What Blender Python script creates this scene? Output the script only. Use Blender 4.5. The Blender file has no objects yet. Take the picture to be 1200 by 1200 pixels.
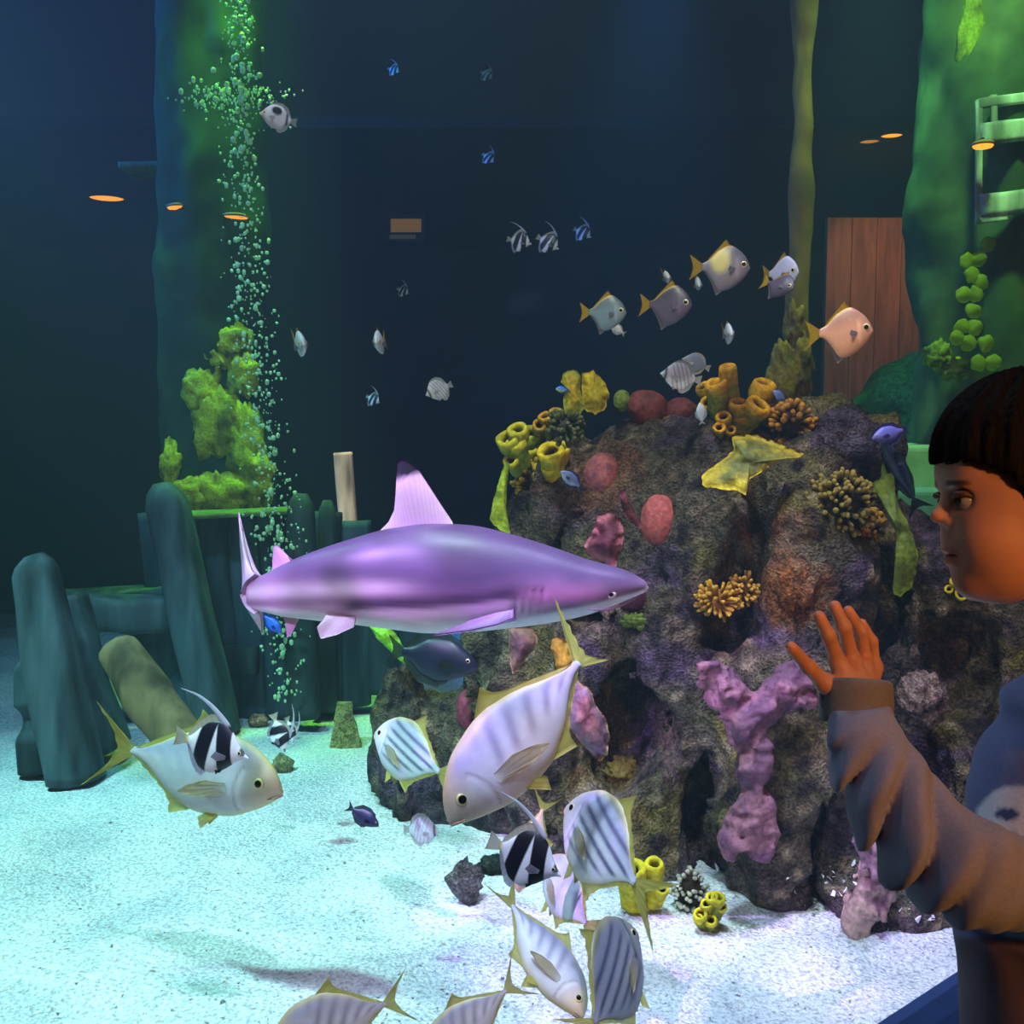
import bpy, math, random
import numpy as np
from mathutils import Vector, Matrix
from mathutils.bvhtree import BVHTree
random.seed(7); RNG = np.random.default_rng(7)
SC = bpy.context.scene
COL = SC.collection
PI = math.pi

# ------------------------------------------------------------------ camera
CAM = np.array([0.0, 0.0, 1.45]); PITCH = math.radians(5.0); FPX = 1230.0
cR = np.array([1.0, 0, 0]); cF = np.array([0, math.cos(PITCH), -math.sin(PITCH)]); cU = np.array([0, math.sin(PITCH), math.cos(PITCH)])
cam_data = bpy.data.cameras.new('camera'); cam_data.sensor_width = 36.0; cam_data.lens = 36.0 * FPX / 1200.0
cam_data.clip_start = 0.02; cam_data.clip_end = 60
cam = bpy.data.objects.new('camera', cam_data); COL.objects.link(cam)
cam.location = CAM; cam.rotation_euler = (PI / 2 - PITCH, 0, 0)
SC.camera = cam
SC.view_settings.view_transform = 'Standard'; SC.view_settings.look = 'None'
SC.view_settings.gamma = 1.0; SC.view_settings.use_curve_mapping = False
SC.view_settings.exposure = 0.0
SC.cycles.use_denoising = True
SC.cycles.volume_bounces = 0; SC.cycles.max_bounces = 6; SC.cycles.transparent_max_bounces = 16
SC.cycles.sample_clamp_indirect = 4.0; SC.cycles.sample_clamp_direct = 0.0
SC.cycles.caustics_reflective = False; SC.cycles.caustics_refractive = False

# ------------------------------------------------------------------ world
W = bpy.data.worlds.new('World'); SC.world = W; W.use_nodes = True
W.node_tree.nodes['Background'].inputs[0].default_value = (0.02, 0.03, 0.05, 1)
W.node_tree.nodes['Background'].inputs[1].default_value = 0.10

SAND = 0.05            # height of the sand
def V3(a): return np.array(a, dtype=float)
def P(px, py, d): return CAM + d * (cF + (px - 600) / FPX * cR + (600 - py) / FPX * cU)
def ray(px, py):
    v = cF + (px - 600) / FPX * cR + (600 - py) / FPX * cU
    return v
def depth(p): return float(np.dot(np.asarray(p) - CAM, cF))
def G(px, py, z=SAND):
    v = ray(px, py); t = (z - CAM[2]) / v[2]
    return CAM + v * t
# the front glass: vertical plane through GP0 with direction GD
GP0 = V3((0.334, 1.05, 0)); GD = V3((0.774, 0.633, 0)); GD /= np.linalg.norm(GD); GN = V3((-GD[1], GD[0], 0))   # GN points into the tank
def glass_d(px, py):
    v = ray(px, py); return float(np.dot(GP0 - CAM * V3((1, 1, 0)), GN) / np.dot(v, GN))

# ------------------------------------------------------------------ lights
def aim(o, target):
    d = Vector(target) - o.location
    o.rotation_euler = d.to_track_quat('-Z', 'Y').to_euler()
def spot(name, loc, target, color, power, angle, blend=0.6, radius=0.12, gobo=0.0):
    l = bpy.data.lights.new(name, 'SPOT'); l.color = color; l.energy = power
    l.spot_size = math.radians(angle); l.spot_blend = blend; l.shadow_soft_size = radius
    o = bpy.data.objects.new(name, l); COL.objects.link(o); o.location = loc; aim(o, target)
    if gobo:
        l.use_nodes = True; nt = l.node_tree; em = nt.nodes['Emission']
        tc = nt.nodes.new('ShaderNodeTexCoord'); no = nt.nodes.new('ShaderNodeTexNoise'); no.inputs['Scale'].default_value = gobo
        no.inputs['Detail'].default_value = 1.0
        mr = nt.nodes.new('ShaderNodeMapRange'); mr.inputs[1].default_value = 0.35; mr.inputs[2].default_value = 0.68
        mr.inputs[3].default_value = 0.25; mr.inputs[4].default_value = 2.0
        nt.links.new(tc.outputs['Normal'], no.inputs['Vector']); nt.links.new(no.outputs['Fac'], mr.inputs[0]); nt.links.new(mr.outputs[0], em.inputs['Strength'])
    return o
def area(name, loc, target, color, power, size):
    l = bpy.data.lights.new(name, 'AREA'); l.color = color; l.energy = power; l.size = size
    o = bpy.data.objects.new(name, l); COL.objects.link(o); o.location = loc; aim(o, target); return o
spot('tank_spot_cyan', (-2.7, 2.5, 4.6), (-1.3, 3.15, 0), (0.46, 1.0, 0.90), 1500, 46, 0.9)
spot('tank_fill_front', (-1.3, 0.3, 3.3), (0.15, 1.95, 0.8), (0.80, 0.72, 1.0), 120, 40, 0.9)  # unseen fill added to light the near fish from the front
spot('tank_spot_white', (-0.25, 1.35, 4.4), (0.0, 2.4, 0), (0.66, 0.82, 1.0), 700, 48, 0.9)
spot('tank_spot_lavender', (1.15, 2.2, 4.4), (0.8, 2.3, 0), (0.66, 0.58, 1.0), 600, 40, 0.9)
spot('tank_spot_violet', (-1.9, 0.55, 3.5), P(480, 650, 2.3), (0.72, 0.36, 1.0), 760, 19, 0.4, 0.02, 22)
spot('tank_fill_mid', (-0.5, 2.7, 4.5), (-0.3, 3.1, 1.5), (0.85, 0.9, 1.0), 150, 110, 0.9)  # broad weak fill, added to lift the mid-water fish
spot('tank_spot_rock', (0.0, 1.0, 4.3), P(800, 640, 3.2), (1.0, 0.88, 0.70), 330, 36, 0.8)
spot('tank_spot_green', P(285, -330, 4.75), P(318, 800, 4.9), (0.30, 1.0, 0.08), 900, 24, 0.9)
spot('tank_spot_green_column', P(262, -250, 4.9), P(262, 480, 5.6), (0.32, 1.0, 0.10), 420, 30, 0.9)
spot('tank_spot_green_right', (1.7, 3.6, 4.5), (2.3, 5.6, 1.2), (0.50, 1.0, 0.34), 430, 66, 0.9)
spot('tank_fill_mound', (1.5, 4.7, 3.9), P(1040, 480, 6.0), (0.30, 1.0, 0.36), 260, 40, .9)  # green fill added to brighten the far mound
spot('tank_fill_board', (-0.9, 4.3, 4.4), P(405, 580, 5.3), (1.0, .66, .55), 620, 9, .5)  # narrow warm fill added for the pale board alone
spot('tank_fill_wreck', (-1.6, 2.6, 4.4), (-1.7, 4.9, 0.5), (0.18, 0.66, 1.0), 330, 46, 0.9)  # teal fill added to lighten the wreck timbers
spot('tank_spot_blue', (-5.2, 4.6, 4.2), (0.0, 6.6, 2.9), (0.01, 0.20, 1.0), 1700, 60, 0.9)
spot('tank_spot_blue_top', (0.9, 6.2, 4.5), (0.6, 6.8, 1.0), (0.03, 0.35, 1.0), 420, 50, 0.9)
spot('tank_fill_teal', (-0.8, 5.9, 4.5), (-0.8, 5.9, 0), (0.06, 0.5, 0.8), 45, 80, 0.9)  # weak unseen fill added for the rear of the tank
area('room_lamp_warm', (1.2, -0.8, 1.95), (0.5, 1.0, 1.2), (1.0, 0.42, 0.10), 27, 0.15)
area('room_fill', (0.2, -0.4, 3.2), (0.5, 1.0, 0.9), (0.55, 0.55, 0.95), 4.5, 0.5)

# ------------------------------------------------------------------ helpers: noise, sdf, surface nets
def _hash(ix, iy, iz, seed):
    with np.errstate(over='ignore'):
        h = (ix.astype(np.uint32) * np.uint32(374761393) + iy.astype(np.uint32) * np.uint32(668265263) + iz.astype(np.uint32) * np.uint32(2147483647 - 1274126177) + np.uint32(seed * 144665 + 1013))
        h = (h ^ (h >> np.uint32(13))) * np.uint32(1274126177)
        h = h ^ (h >> np.uint32(16))
        h = h * np.uint32(2246822519); h = h ^ (h >> np.uint32(15))
    return h.astype(np.float64) / 4294967295.0
def vnoise(p, seed=0):
    p = np.asarray(p, dtype=float); i = np.floor(p).astype(np.int64); f = p - i; f = f * f * (3 - 2 * f)
    x, y, z = i[..., 0], i[..., 1], i[..., 2]; r = 0
    for a in (0, 1):
        for b in (0, 1):
            for c in (0, 1):
                w = (f[..., 0] if a else 1 - f[..., 0]) * (f[..., 1] if b else 1 - f[..., 1]) * (f[..., 2] if c else 1 - f[..., 2])
                r = r + w * _hash(x + a, y + b, z + c, seed)
    return r * 2 - 1
def fbm(p, freq, octv=4, seed=0):
    r = 0; a = 1.0
    for k in range(octv):
        r = r + a * vnoise(np.asarray(p) * freq + 17.3 * k, seed + k); freq *= 2.03; a *= 0.5
    return r
def ell(p, c, r):
    q = (p - V3(c)); r = V3(r); k0 = np.linalg.norm(q / r, axis=-1); k1 = np.linalg.norm(q / (r * r), axis=-1) + 1e-9
    return k0 * (k0 - 1) / k1
def rcone(p, a, b, ra, rb):
    a = V3(a); b = V3(b); ab = b - a; t = np.clip(((p - a) @ ab) / max(1e-12, ab @ ab), 0, 1)
    return np.linalg.norm(p - (a + t[..., None] * ab), axis=-1) - (ra + (rb - ra) * t)
def smin(a, b, k):
    h = np.clip(0.5 + 0.5 * (b - a) / k, 0, 1); return b * (1 - h) + a * h - k * h * (1 - h)
def smax(a, b, k): return -smin(-a, -b, k)
def surf_nets(fn, lo, hi, h):
    lo = V3(lo); n = np.maximum(4, np.ceil((V3(hi) - lo) / h).astype(int) + 1)
    ax = [lo[k] + h * np.arange(n[k]) for k in range(3)]
    X, Y, Z = np.meshgrid(*ax, indexing='ij'); pts = np.stack([X, Y, Z], -1)
    Vv = np.concatenate([fn(pts[i:i + 16].reshape(-1, 3)).reshape(pts[i:i + 16].shape[:3]) for i in range(0, n[0], 16)], 0)
    cn = n - 1; acc = np.zeros((*cn, 3)); cnt = np.zeros(cn)
    for axis in range(3):
        o = [k for k in range(3) if k != axis]
        for u in (0, 1):
            for w in (0, 1):
                s0 = [None] * 3; s1 = [None] * 3
                s0[axis] = slice(0, cn[axis]); s1[axis] = slice(1, cn[axis] + 1)
                s0[o[0]] = s1[o[0]] = slice(u, cn[o[0]] + u); s0[o[1]] = s1[o[1]] = slice(w, cn[o[1]] + w)
                a = Vv[tuple(s0)]; b = Vv[tuple(s1)]; m = (a < 0) != (b < 0)
                t = np.where(m, a / np.where(m, a - b, 1), 0)
                off = np.zeros((*cn, 3)); off[..., axis] = t; off[..., o[0]] = u; off[..., o[1]] = w
                acc += off * m[..., None]; cnt += m
    act = cnt > 0; idx = -np.ones(cn, dtype=np.int64); idx[act] = np.arange(act.sum())
    cells = np.argwhere(act); verts = lo + (cells + acc[act] / cnt[act][:, None]) * h
    quads = []
    for axis in range(3):
        o = [k for k in range(3) if k != axis]
        s0 = [slice(1, cn[k]) for k in range(3)]; s0[axis] = slice(0, cn[axis]); s1 = list(s0); s1[axis] = slice(1, cn[axis] + 1)
        a = Vv[tuple(s0)] < 0; b = Vv[tuple(s1)] < 0; e = np.argwhere(a != b)
        if not len(e): continue
        sg = a[tuple(e.T)]
        e = e.copy(); e[:, o[0]] += 1; e[:, o[1]] += 1
        def ci(d0, d1):
            q = e.copy(); q[:, o[0]] -= d0; q[:, o[1]] -= d1; return idx[tuple(q.T)]
        q = np.stack([ci(1, 1), ci(0, 1), ci(0, 0), ci(1, 0)], 1)
        flip = sg if axis != 1 else ~sg
        q[~flip] = q[~flip][:, ::-1]; quads.append(q)
    return verts, np.concatenate(quads)

def lin(c):
    c = np.asarray(c, dtype=float) / 255.0
    return np.where(c <= 0.04045, c / 12.92, ((c + 0.055) / 1.055) ** 2.4)

# ------------------------------------------------------------------ helpers: objects and materials
MATS = {}
def vmat(name, rough=0.6, var=0.25, scale=30.0, bump=0.2, dist=0.01, spec=0.3, trans=0.0, coat=0.0, stretch=(1, 1, 1), sheen=0.0, detail=4.0, fine=0.0):
    """colour from the mesh attribute 'col', broken up by noise, with a fine bump"""
    if name in MATS: return MATS[name]
    m = bpy.data.materials.new(name); m.use_nodes = True; nt = m.node_tree; L = nt.links.new; N = nt.nodes
    b = N['Principled BSDF']; b.inputs['Roughness'].default_value = rough; b.inputs['Specular IOR Level'].default_value = spec
    if coat: b.inputs['Coat Weight'].default_value = coat; b.inputs['Coat Roughness'].default_value = 0.25
    if trans:
        b.inputs['Subsurface Weight'].default_value = trans; b.inputs['Subsurface Radius'].default_value = (0.02, 0.012, 0.008); b.inputs['Subsurface Scale'].default_value = 0.5
    if sheen: b.inputs['Sheen Weight'].default_value = sheen
    at = N.new('ShaderNodeAttribute'); at.attribute_name = 'col'
    tc = N.new('ShaderNodeTexCoord'); mp = N.new('ShaderNodeMapping'); mp.inputs['Scale'].default_value = stretch
    no = N.new('ShaderNodeTexNoise'); no.inputs['Scale'].default_value = scale; no.inputs['Detail'].default_value = detail
    L(tc.outputs['Object'], mp.inputs[0]); L(mp.outputs[0], no.inputs['Vector'])
    mr = N.new('ShaderNodeMapRange'); mr.inputs[1].default_value = 0.3; mr.inputs[2].default_value = 0.7; mr.inputs[3].default_value = 1 - var; mr.inputs[4].default_value = 1 + var
    L(no.outputs['Fac'], mr.inputs[0])
    mx = N.new('ShaderNodeVectorMath'); mx.operation = 'SCALE'; L(at.outputs['Color'], mx.inputs[0]); L(mr.outputs[0], mx.inputs['Scale'])
    if fine:
        n2 = N.new('ShaderNodeTexNoise'); n2.inputs['Scale'].default_value = fine; n2.inputs['Detail'].default_value = 3.0; L(tc.outputs['Object'], n2.inputs['Vector'])
        m2 = N.new('ShaderNodeMapRange'); m2.inputs[1].default_value = 0.35; m2.inputs[2].default_value = 0.68; m2.inputs[3].default_value = 0.62; m2.inputs[4].default_value = 1.4; L(n2.outputs['Fac'], m2.inputs[0])
        x2 = N.new('ShaderNodeVectorMath'); x2.operation = 'SCALE'; L(mx.outputs[0], x2.inputs[0]); L(m2.outputs[0], x2.inputs['Scale']); mx = x2
        ad = N.new('ShaderNodeMath'); ad.operation = 'MULTIPLY_ADD'; ad.inputs[1].default_value = .6; L(n2.outputs['Fac'], ad.inputs[0]); L(no.outputs['Fac'], ad.inputs[2]); no = None
    L(mx.outputs[0], b.inputs['Base Color'])
    if bump:
        bp = N.new('ShaderNodeBump'); bp.inputs['Strength'].default_value = bump; bp.inputs['Distance'].default_value = dist
        L(ad.outputs[0] if fine else no.outputs['Fac'], bp.inputs['Height']); L(bp.outputs[0], b.inputs['Normal'])
    MATS[name] = m; return m
def M_fish(): return vmat('fish_skin', 0.42, 0.06, 60, 0.05, 0.002, 0.5)
def M_fin():
    m = vmat('fin_membrane', 0.5, 0.08, 40, 0.1, 0.002, 0.3); n = m.node_tree; p = n.nodes['Principled BSDF']; p.inputs['Alpha'].default_value = 0.6
    if 'Translucent BSDF' not in n.nodes:
        t = n.nodes.new('ShaderNodeBsdfTranslucent'); x = n.nodes.new('ShaderNodeMixShader'); x.inputs[0].default_value = 0.4
        n.links.new(p.inputs['Base Color'].links[0].from_socket, t.inputs[0]); n.links.new(p.outputs[0], x.inputs[1]); n.links.new(t.outputs[0], x.inputs[2]); n.links.new(x.outputs[0], n.nodes['Material Output'].inputs[0])
    return m
def M_moss(): return vmat('soft_moss', 0.9, 0.22, 9, 0.25, 0.02, 0.1, detail=4)
def M_rock(): return vmat('reef_rock', 0.85, 0.6, 30, 1.0, 0.03, 0.2, detail=8, fine=120)
def M_coral(): return vmat('coral', 0.7, 0.35, 70, 0.6, 0.008, 0.3, detail=5)
def M_wood(): return vmat('old_wood', 0.8, 0.4, 16, 0.6, 0.01, 0.2, stretch=(1, 1, 0.12))
def M_eye(): return vmat('eye', 0.12, 0.0, 10, 0, 0, 0.6)
def emis(name, color, s):
    m = bpy.data.materials.new(name); m.use_nodes = True; nt = m.node_tree; nt.nodes.remove(nt.nodes['Principled BSDF'])
    e = nt.nodes.new('ShaderNodeEmission'); e.inputs[0].default_value = (*color, 1); e.inputs[1].default_value = s
    nt.links.new(e.outputs[0], nt.nodes['Material Output'].inputs[0]); return m

def mk(name, v, f, mat, parent=None, col=(128, 128, 128), smooth=True):
    me = bpy.data.meshes.new(name); v = np.asarray(v, dtype=float)
    if isinstance(f, np.ndarray):
        nv = f.shape[1]; me.vertices.add(len(v)); me.vertices.foreach_set('co', v.ravel())
        me.loops.add(f.size); me.loops.foreach_set('vertex_index', f.ravel().astype(np.int32))
        me.polygons.add(len(f)); me.polygons.foreach_set('loop_start', np.arange(0, f.size, nv, dtype=np.int32)); me.polygons.foreach_set('loop_total', np.full(len(f), nv, dtype=np.int32))
        me.update(calc_edges=True); me.validate()
    else:
        me.from_pydata(v.tolist(), [], [list(map(int, q)) for q in f]); me.update()
    if col is not None:
        c = np.asarray(col, dtype=float)
        if c.ndim == 1: c = np.tile(lin(c), (len(v), 1))
        a = me.attributes.new('col', 'FLOAT_COLOR', 'POINT'); a.data.foreach_set('color', np.concatenate([c, np.ones((len(c), 1))], 1).ravel())
    if smooth: me.polygons.foreach_set('use_smooth', np.ones(len(me.polygons), dtype=bool))
    me.materials.append(mat); o = bpy.data.objects.new(name, me); COL.objects.link(o)
    if parent is not None: o.parent = parent
    return o
def tag(o, label=None, cat=None, group=None, kind=None):
    if label: o['label'] = label
    if cat: o['category'] = cat
    if group: o['group'] = group
    if kind: o['kind'] = kind
    return o
def empty(name, mtx, label, cat, group=None):
    o = bpy.data.objects.new(name, None); COL.objects.link(o); o.matrix_world = mtx; o.empty_display_size = 0.05
    return tag(o, label, cat, group)
def trans(p): return Matrix.Translation(Vector(p))
class MB:
    def __init__(s): s.v = []; s.f = []; s.c = []; s.n = 0
    def add(s, v, f, c=None):
        v = np.asarray(v, dtype=float); s.v.append(v); s.f += [[int(i) + s.n for i in q] for q in f]; s.n += len(v)
        c = np.asarray((128, 128, 128) if c is None else c, dtype=float)
        s.c.append(np.tile(lin(c), (len(v), 1)) if c.ndim == 1 else c); return s
    def obj(s, name, mat, parent=None, smooth=True): return mk(name, np.concatenate(s.v), s.f, mat, parent, np.concatenate(s.c), smooth)
def grid_faces(nu, nv, wrap=False):
    f = []
    for i in range(nu - 1):
        for j in range(nv if wrap else nv - 1):
            a = i * nv + j; b = i * nv + (j + 1) % nv; f.append([a, b, b + nv, a + nv])
    return f
def basis(axis):
    z = V3(axis); z /= np.linalg.norm(z); t = V3((0, 0, 1)) if abs(z[2]) < 0.9 else V3((1, 0, 0))
    x = np.cross(t, z); x /= np.linalg.norm(x); return x, np.cross(z, x), z
def pchip(pts, s):
    x = np.array([p[0] for p in pts], float); y = np.array([p[1] for p in pts], float); h = np.diff(x); d = np.diff(y) / h
    m = np.zeros_like(y); m[0] = d[0]; m[-1] = d[-1]
    for k in range(1, len(x) - 1):
        if d[k - 1] * d[k] > 0: w1 = 2 * h[k] + h[k - 1]; w2 = h[k] + 2 * h[k - 1]; m[k] = (w1 + w2) / (w1 / d[k - 1] + w2 / d[k])
    s = np.asarray(s, float); i = np.clip(np.searchsorted(x, s) - 1, 0, len(h) - 1); t = (s - x[i]) / h[i]
    return (1 + 2 * t) * (1 - t) ** 2 * y[i] + t * (1 - t) ** 2 * h[i] * m[i] + t * t * (3 - 2 * t) * y[i + 1] + t * t * (t - 1) * h[i] * m[i + 1]
def resample(pts, n, smooth=True):
    pts = np.asarray(pts, float)
    if len(pts) == 2: t = np.linspace(0, 1, n)[:, None]; return pts[0] * (1 - t) + pts[1] * t
    L = np.concatenate([[0], np.cumsum(np.linalg.norm(np.diff(pts, axis=0), axis=1) + 1e-9)]); s = np.linspace(0, L[-1], n)
    if smooth: return np.stack([pchip(list(zip(L, pts[:, k])), s) for k in range(pts.shape[1])], 1)
    return np.stack([np.interp(s, L, pts[:, k]) for k in range(pts.shape[1])], 1)
def lathe(profile, base, axis, n=20, wob=0.0, seed=0):
    """profile: (r, h) pairs along axis"""
    x, y, z = basis(axis); base = V3(base); th = np.linspace(0, 2 * PI, n, endpoint=False); v = []
    for (r, h) in profile:
        for a in th:
            v.append(base + z * h + (x * math.cos(a) + y * math.sin(a)) * r)
    v = np.array(v)
    if wob:
        rad = max(p[0] for p in profile); v = v + wob * np.stack([vnoise(v / rad * 1.3, seed + k) for k in range(3)], 1)
    f = grid_faces(len(profile), n, True)
    f.append(list(range(n))[::-1]); f.append(list(range((len(profile) - 1) * n, len(profile) * n)))
    return v, f
def tube_path(pts, radii, n=12, m=24):
    pts = resample(pts, m); r = np.interp(np.linspace(0, 1, m), np.linspace(0, 1, len(radii)), radii)
    tan = np.gradient(pts, axis=0); v = []; th = np.linspace(0, 2 * PI, n, endpoint=False)
    x, y, z = basis(tan[0])
    for k in range(m):
        z = tan[k] / np.linalg.norm(tan[k]); x = x - z * (x @ z); x /= np.linalg.norm(x); y = np.cross(z, x)
        for a in th: v.append(pts[k] + r[k] * (x * math.cos(a) + y * math.sin(a)))
    f = grid_faces(m, n, True); f.append(list(range(n))[::-1]); f.append(list(range((m - 1) * n, m * n)))
    return np.array(v), f
def lump(radii, amp=0.15, freq=2.0, seed=0, nu=20, nv=30):
    v = []
    for i in range(nu):
        a = PI * i / (nu - 1)
        for j in range(nv):
            b = 2 * PI * j / nv; v.append((math.sin(a) * math.cos(b), math.sin(a) * math.sin(b), math.cos(a)))
    v = np.array(v); v = v * (1 + amp * fbm(v, freq, 3, seed))[:, None] * V3(radii); return v, grid_faces(nu, nv, True)
def boxv(c, x, y, z):
    """box from centre and three half-axis vectors"""
    c = V3(c); v = [c + sx * V3(x) + sy * V3(y) + sz * V3(z) for sz in (-1, 1) for sy in (-1, 1) for sx in (-1, 1)]
    return np.array(v), [[0, 2, 3, 1], [4, 5, 7, 6], [0, 1, 5, 4], [2, 6, 7, 3], [0, 4, 6, 2], [1, 3, 7, 5]]

# ------------------------------------------------------------------ structure: sand, water, glass, walls
def sand_h(x, y):
    p = np.stack([np.asarray(x, float), np.asarray(y, float), np.zeros_like(np.asarray(x, float))], -1)
    return SAND + 0.022 * vnoise(p * 1.7, 3) + 0.012 * vnoise(p * 5.0, 4)
poly = [GP0 + GD * -2.9, GP0 + GD * 5.0, V3((4.4, 7.6, 0)), V3((-5.5, 7.6, 0)), V3((-5.5, GP0[1] - 2.9 * GD[1], 0))]
def make_sand():
    nx, ny = 260, 260; xs = np.linspace(-5.5, 4.6, nx); ys = np.linspace(-0.8, 7.6, ny)
    X, Y = np.meshgrid(xs, ys, indexing='ij'); v = np.stack([X, Y, sand_h(X, Y)], -1)
    s = (v - GP0) @ GN; keep = s > 0.02
    f = [q for q in grid_faces(nx, ny) if keep.reshape(-1)[q].all()]
    used = np.zeros(nx * ny, bool); used[np.unique(np.array(f))] = True; remap = np.cumsum(used) - 1
    f = remap[np.array(f)][:, ::-1]
    m = bpy.data.materials.new('white_sand'); m.use_nodes = True; nt = m.node_tree; N = nt.nodes; L = nt.links.new; b = N['Principled BSDF']
    b.inputs['Roughness'].default_value = 0.95; b.inputs['Specular IOR Level'].default_value = 0.1
    tc = N.new('ShaderNodeTexCoord')
    n1 = N.new('ShaderNodeTexNoise'); n1.inputs['Scale'].default_value = 85; n1.inputs['Detail'].default_value = 6; n1.inputs['Roughness'].default_value = 0.7
    n2 = N.new('ShaderNodeTexNoise'); n2.inputs['Scale'].default_value = 3.2; n2.inputs['Detail'].default_value = 4
    vo = N.new('ShaderNodeTexVoronoi'); vo.inputs['Scale'].default_value = 95
    for q in (n1, n2, vo): L(tc.outputs['Object'], q.inputs['Vector'])
    r1 = N.new('ShaderNodeValToRGB'); r1.color_ramp.elements[0].position = 0.34; r1.color_ramp.elements[0].color = (0.36, 0.37, 0.39, 1); r1.color_ramp.elements[1].position = 0.55; r1.color_ramp.elements[1].color = (0.88, 0.88, 0.88, 1)
    r2 = N.new('ShaderNodeValToRGB'); r2.color_ramp.elements[0].position = 0.30; r2.color_ramp.elements[0].color = (0.70, 0.76, 0.80, 1); r2.color_ramp.elements[1].position = 0.58; r2.color_ramp.elements[1].color = (1, 1, 1, 1)
    L(n1.outputs['Fac'], r1.inputs[0]); L(n2.outputs['Fac'], r2.inputs[0])
    mx = N.new('ShaderNodeMix'); mx.data_type = 'RGBA'; mx.blend_type = 'MULTIPLY'; mx.inputs[0].default_value = 1.0
    L(r1.outputs[0], mx.inputs[6]); L(r2.outputs[0], mx.inputs[7]); L(mx.outputs[2], b.inputs['Base Color'])
    bp = N.new('ShaderNodeBump'); bp.inputs['Strength'].default_value = 0.6; bp.inputs['Distance'].default_value = 0.012
    L(vo.outputs['Distance'], bp.inputs['Height']); L(bp.outputs[0], b.inputs['Normal'])
    o = mk('sand_bed', v.reshape(-1, 3)[used], f, m, None, None); tag(o, kind='structure'); return o
make_sand()

def prism(name, pts, z0, z1, mat, kind='structure', col=(40, 50, 60)):
    n = len(pts); v = [(p[0], p[1], z0) for p in pts] + [(p[0], p[1], z1) for p in pts]
    f = [[k, (k + 1) % n, n + (k + 1) % n, n + k] for k in range(n)] + [list(range(n))[::-1], list(range(n, 2 * n))]
    o = mk(name, v, f, mat, None, col, False); tag(o, kind=kind); return o
wm = bpy.data.materials.new('tank_water'); wm.use_nodes = True; nt = wm.node_tree; nt.nodes.remove(nt.nodes['Principled BSDF'])
_tr = nt.nodes.new('ShaderNodeBsdfTransparent'); _ad = nt.nodes.new('ShaderNodeAddShader'); _vs = nt.nodes.new('ShaderNodeVolumeScatter'); _va = nt.nodes.new('ShaderNodeVolumeAbsorption')
_vs.inputs['Color'].default_value = (0.55, 0.85, 1.0, 1); _vs.inputs['Density'].default_value = 0.020; _vs.inputs['Anisotropy'].default_value = 0.3
_va.inputs['Color'].default_value = (0.25, 0.75, 0.85, 1); _va.inputs['Density'].default_value = 0.06
nt.links.new(_vs.outputs[0], _ad.inputs[0]); nt.links.new(_va.outputs[0], _ad.inputs[1])
nt.links.new(_tr.outputs[0], nt.nodes['Material Output'].inputs['Surface']); nt.links.new(_ad.outputs[0], nt.nodes['Material Output'].inputs['Volume'])
wpoly = [p + GN * 0.05 if k < 2 else p for k, p in enumerate(poly)]
prism('water', wpoly, -0.2, 4.7, wm, 'structure')

gm = bpy.data.materials.new('acrylic_glass'); gm.use_nodes = True; nt = gm.node_tree; nt.nodes.remove(nt.nodes['Principled BSDF'])
_t = nt.nodes.new('ShaderNodeBsdfTransparent'); _t.inputs[0].default_value = (0.97, 0.985, 0.985, 1)
_g = nt.nodes.new('ShaderNodeBsdfGlossy'); _g.inputs['Roughness'].default_value = 0.02
_lw = nt.nodes.new('ShaderNodeLayerWeight'); _pw = nt.nodes.new('ShaderNodeMath'); _pw.operation = 'POWER'; _pw.inputs[1].default_value = 5.0
_fr = nt.nodes.new('ShaderNodeMath'); _fr.operation = 'MULTIPLY_ADD'; _fr.inputs[1].default_value = 0.9; _fr.inputs[2].default_value = 0.02; _mx = nt.nodes.new('ShaderNodeMixShader')
nt.links.new(_lw.outputs['Facing'], _pw.inputs[0]); nt.links.new(_pw.outputs[0], _fr.inputs[0]); nt.links.new(_fr.outputs[0], _mx.inputs[0]); nt.links.new(_t.outputs[0], _mx.inputs[1]); nt.links.new(_g.outputs[0], _mx.inputs[2]); nt.links.new(_mx.outputs[0], nt.nodes['Material Output'].inputs[0])
gm2 = gm.copy(); gm2.name = 'far_acrylic'
for q in gm2.node_tree.nodes:
    if q.type == 'MATH' and q.operation == 'MULTIPLY_ADD': q.inputs[1].default_value = 0.1; q.inputs[2].default_value = 0.0015
SILL = 0.735
ga, gb = GP0 + GD * -2.85, GP0 + GD * 4.95
prism('window_1', [ga, gb, gb + GN * 0.03, ga + GN * 0.03], SILL, 4.6, gm)
M_plain = vmat('painted_wall', 0.6, 0.1, 12, 0.05, 0.002, 0.3)
prism('wall_front', [ga - GN * 0.02, gb - GN * 0.02, gb + GN * 0.045, ga + GN * 0.045], -0.0, SILL, M_plain, col=(40, 62, 110))
prism('wall_left', [V3((-5.6, -1.6, 0)), V3((-5.5, -1.6, 0)), V3((-5.5, 7.6, 0)), V3((-5.6, 7.6, 0))], -0.2, 4.7, M_plain, col=(20, 40, 70))
prism('wall_right', [V3((4.4, 4.25, 0)), V3((4.5, 4.25, 0)), V3((4.5, 7.6, 0)), V3((4.4, 7.6, 0))], -0.2, 4.7, M_plain, col=(20, 40, 40))
prism('window_2', [V3((-5.5, 7.62, 0)), V3((4.4, 7.62, 0)), V3((4.4, 7.66, 0)), V3((-5.5, 7.66, 0))], -0.2, 4.6, gm2)
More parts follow.
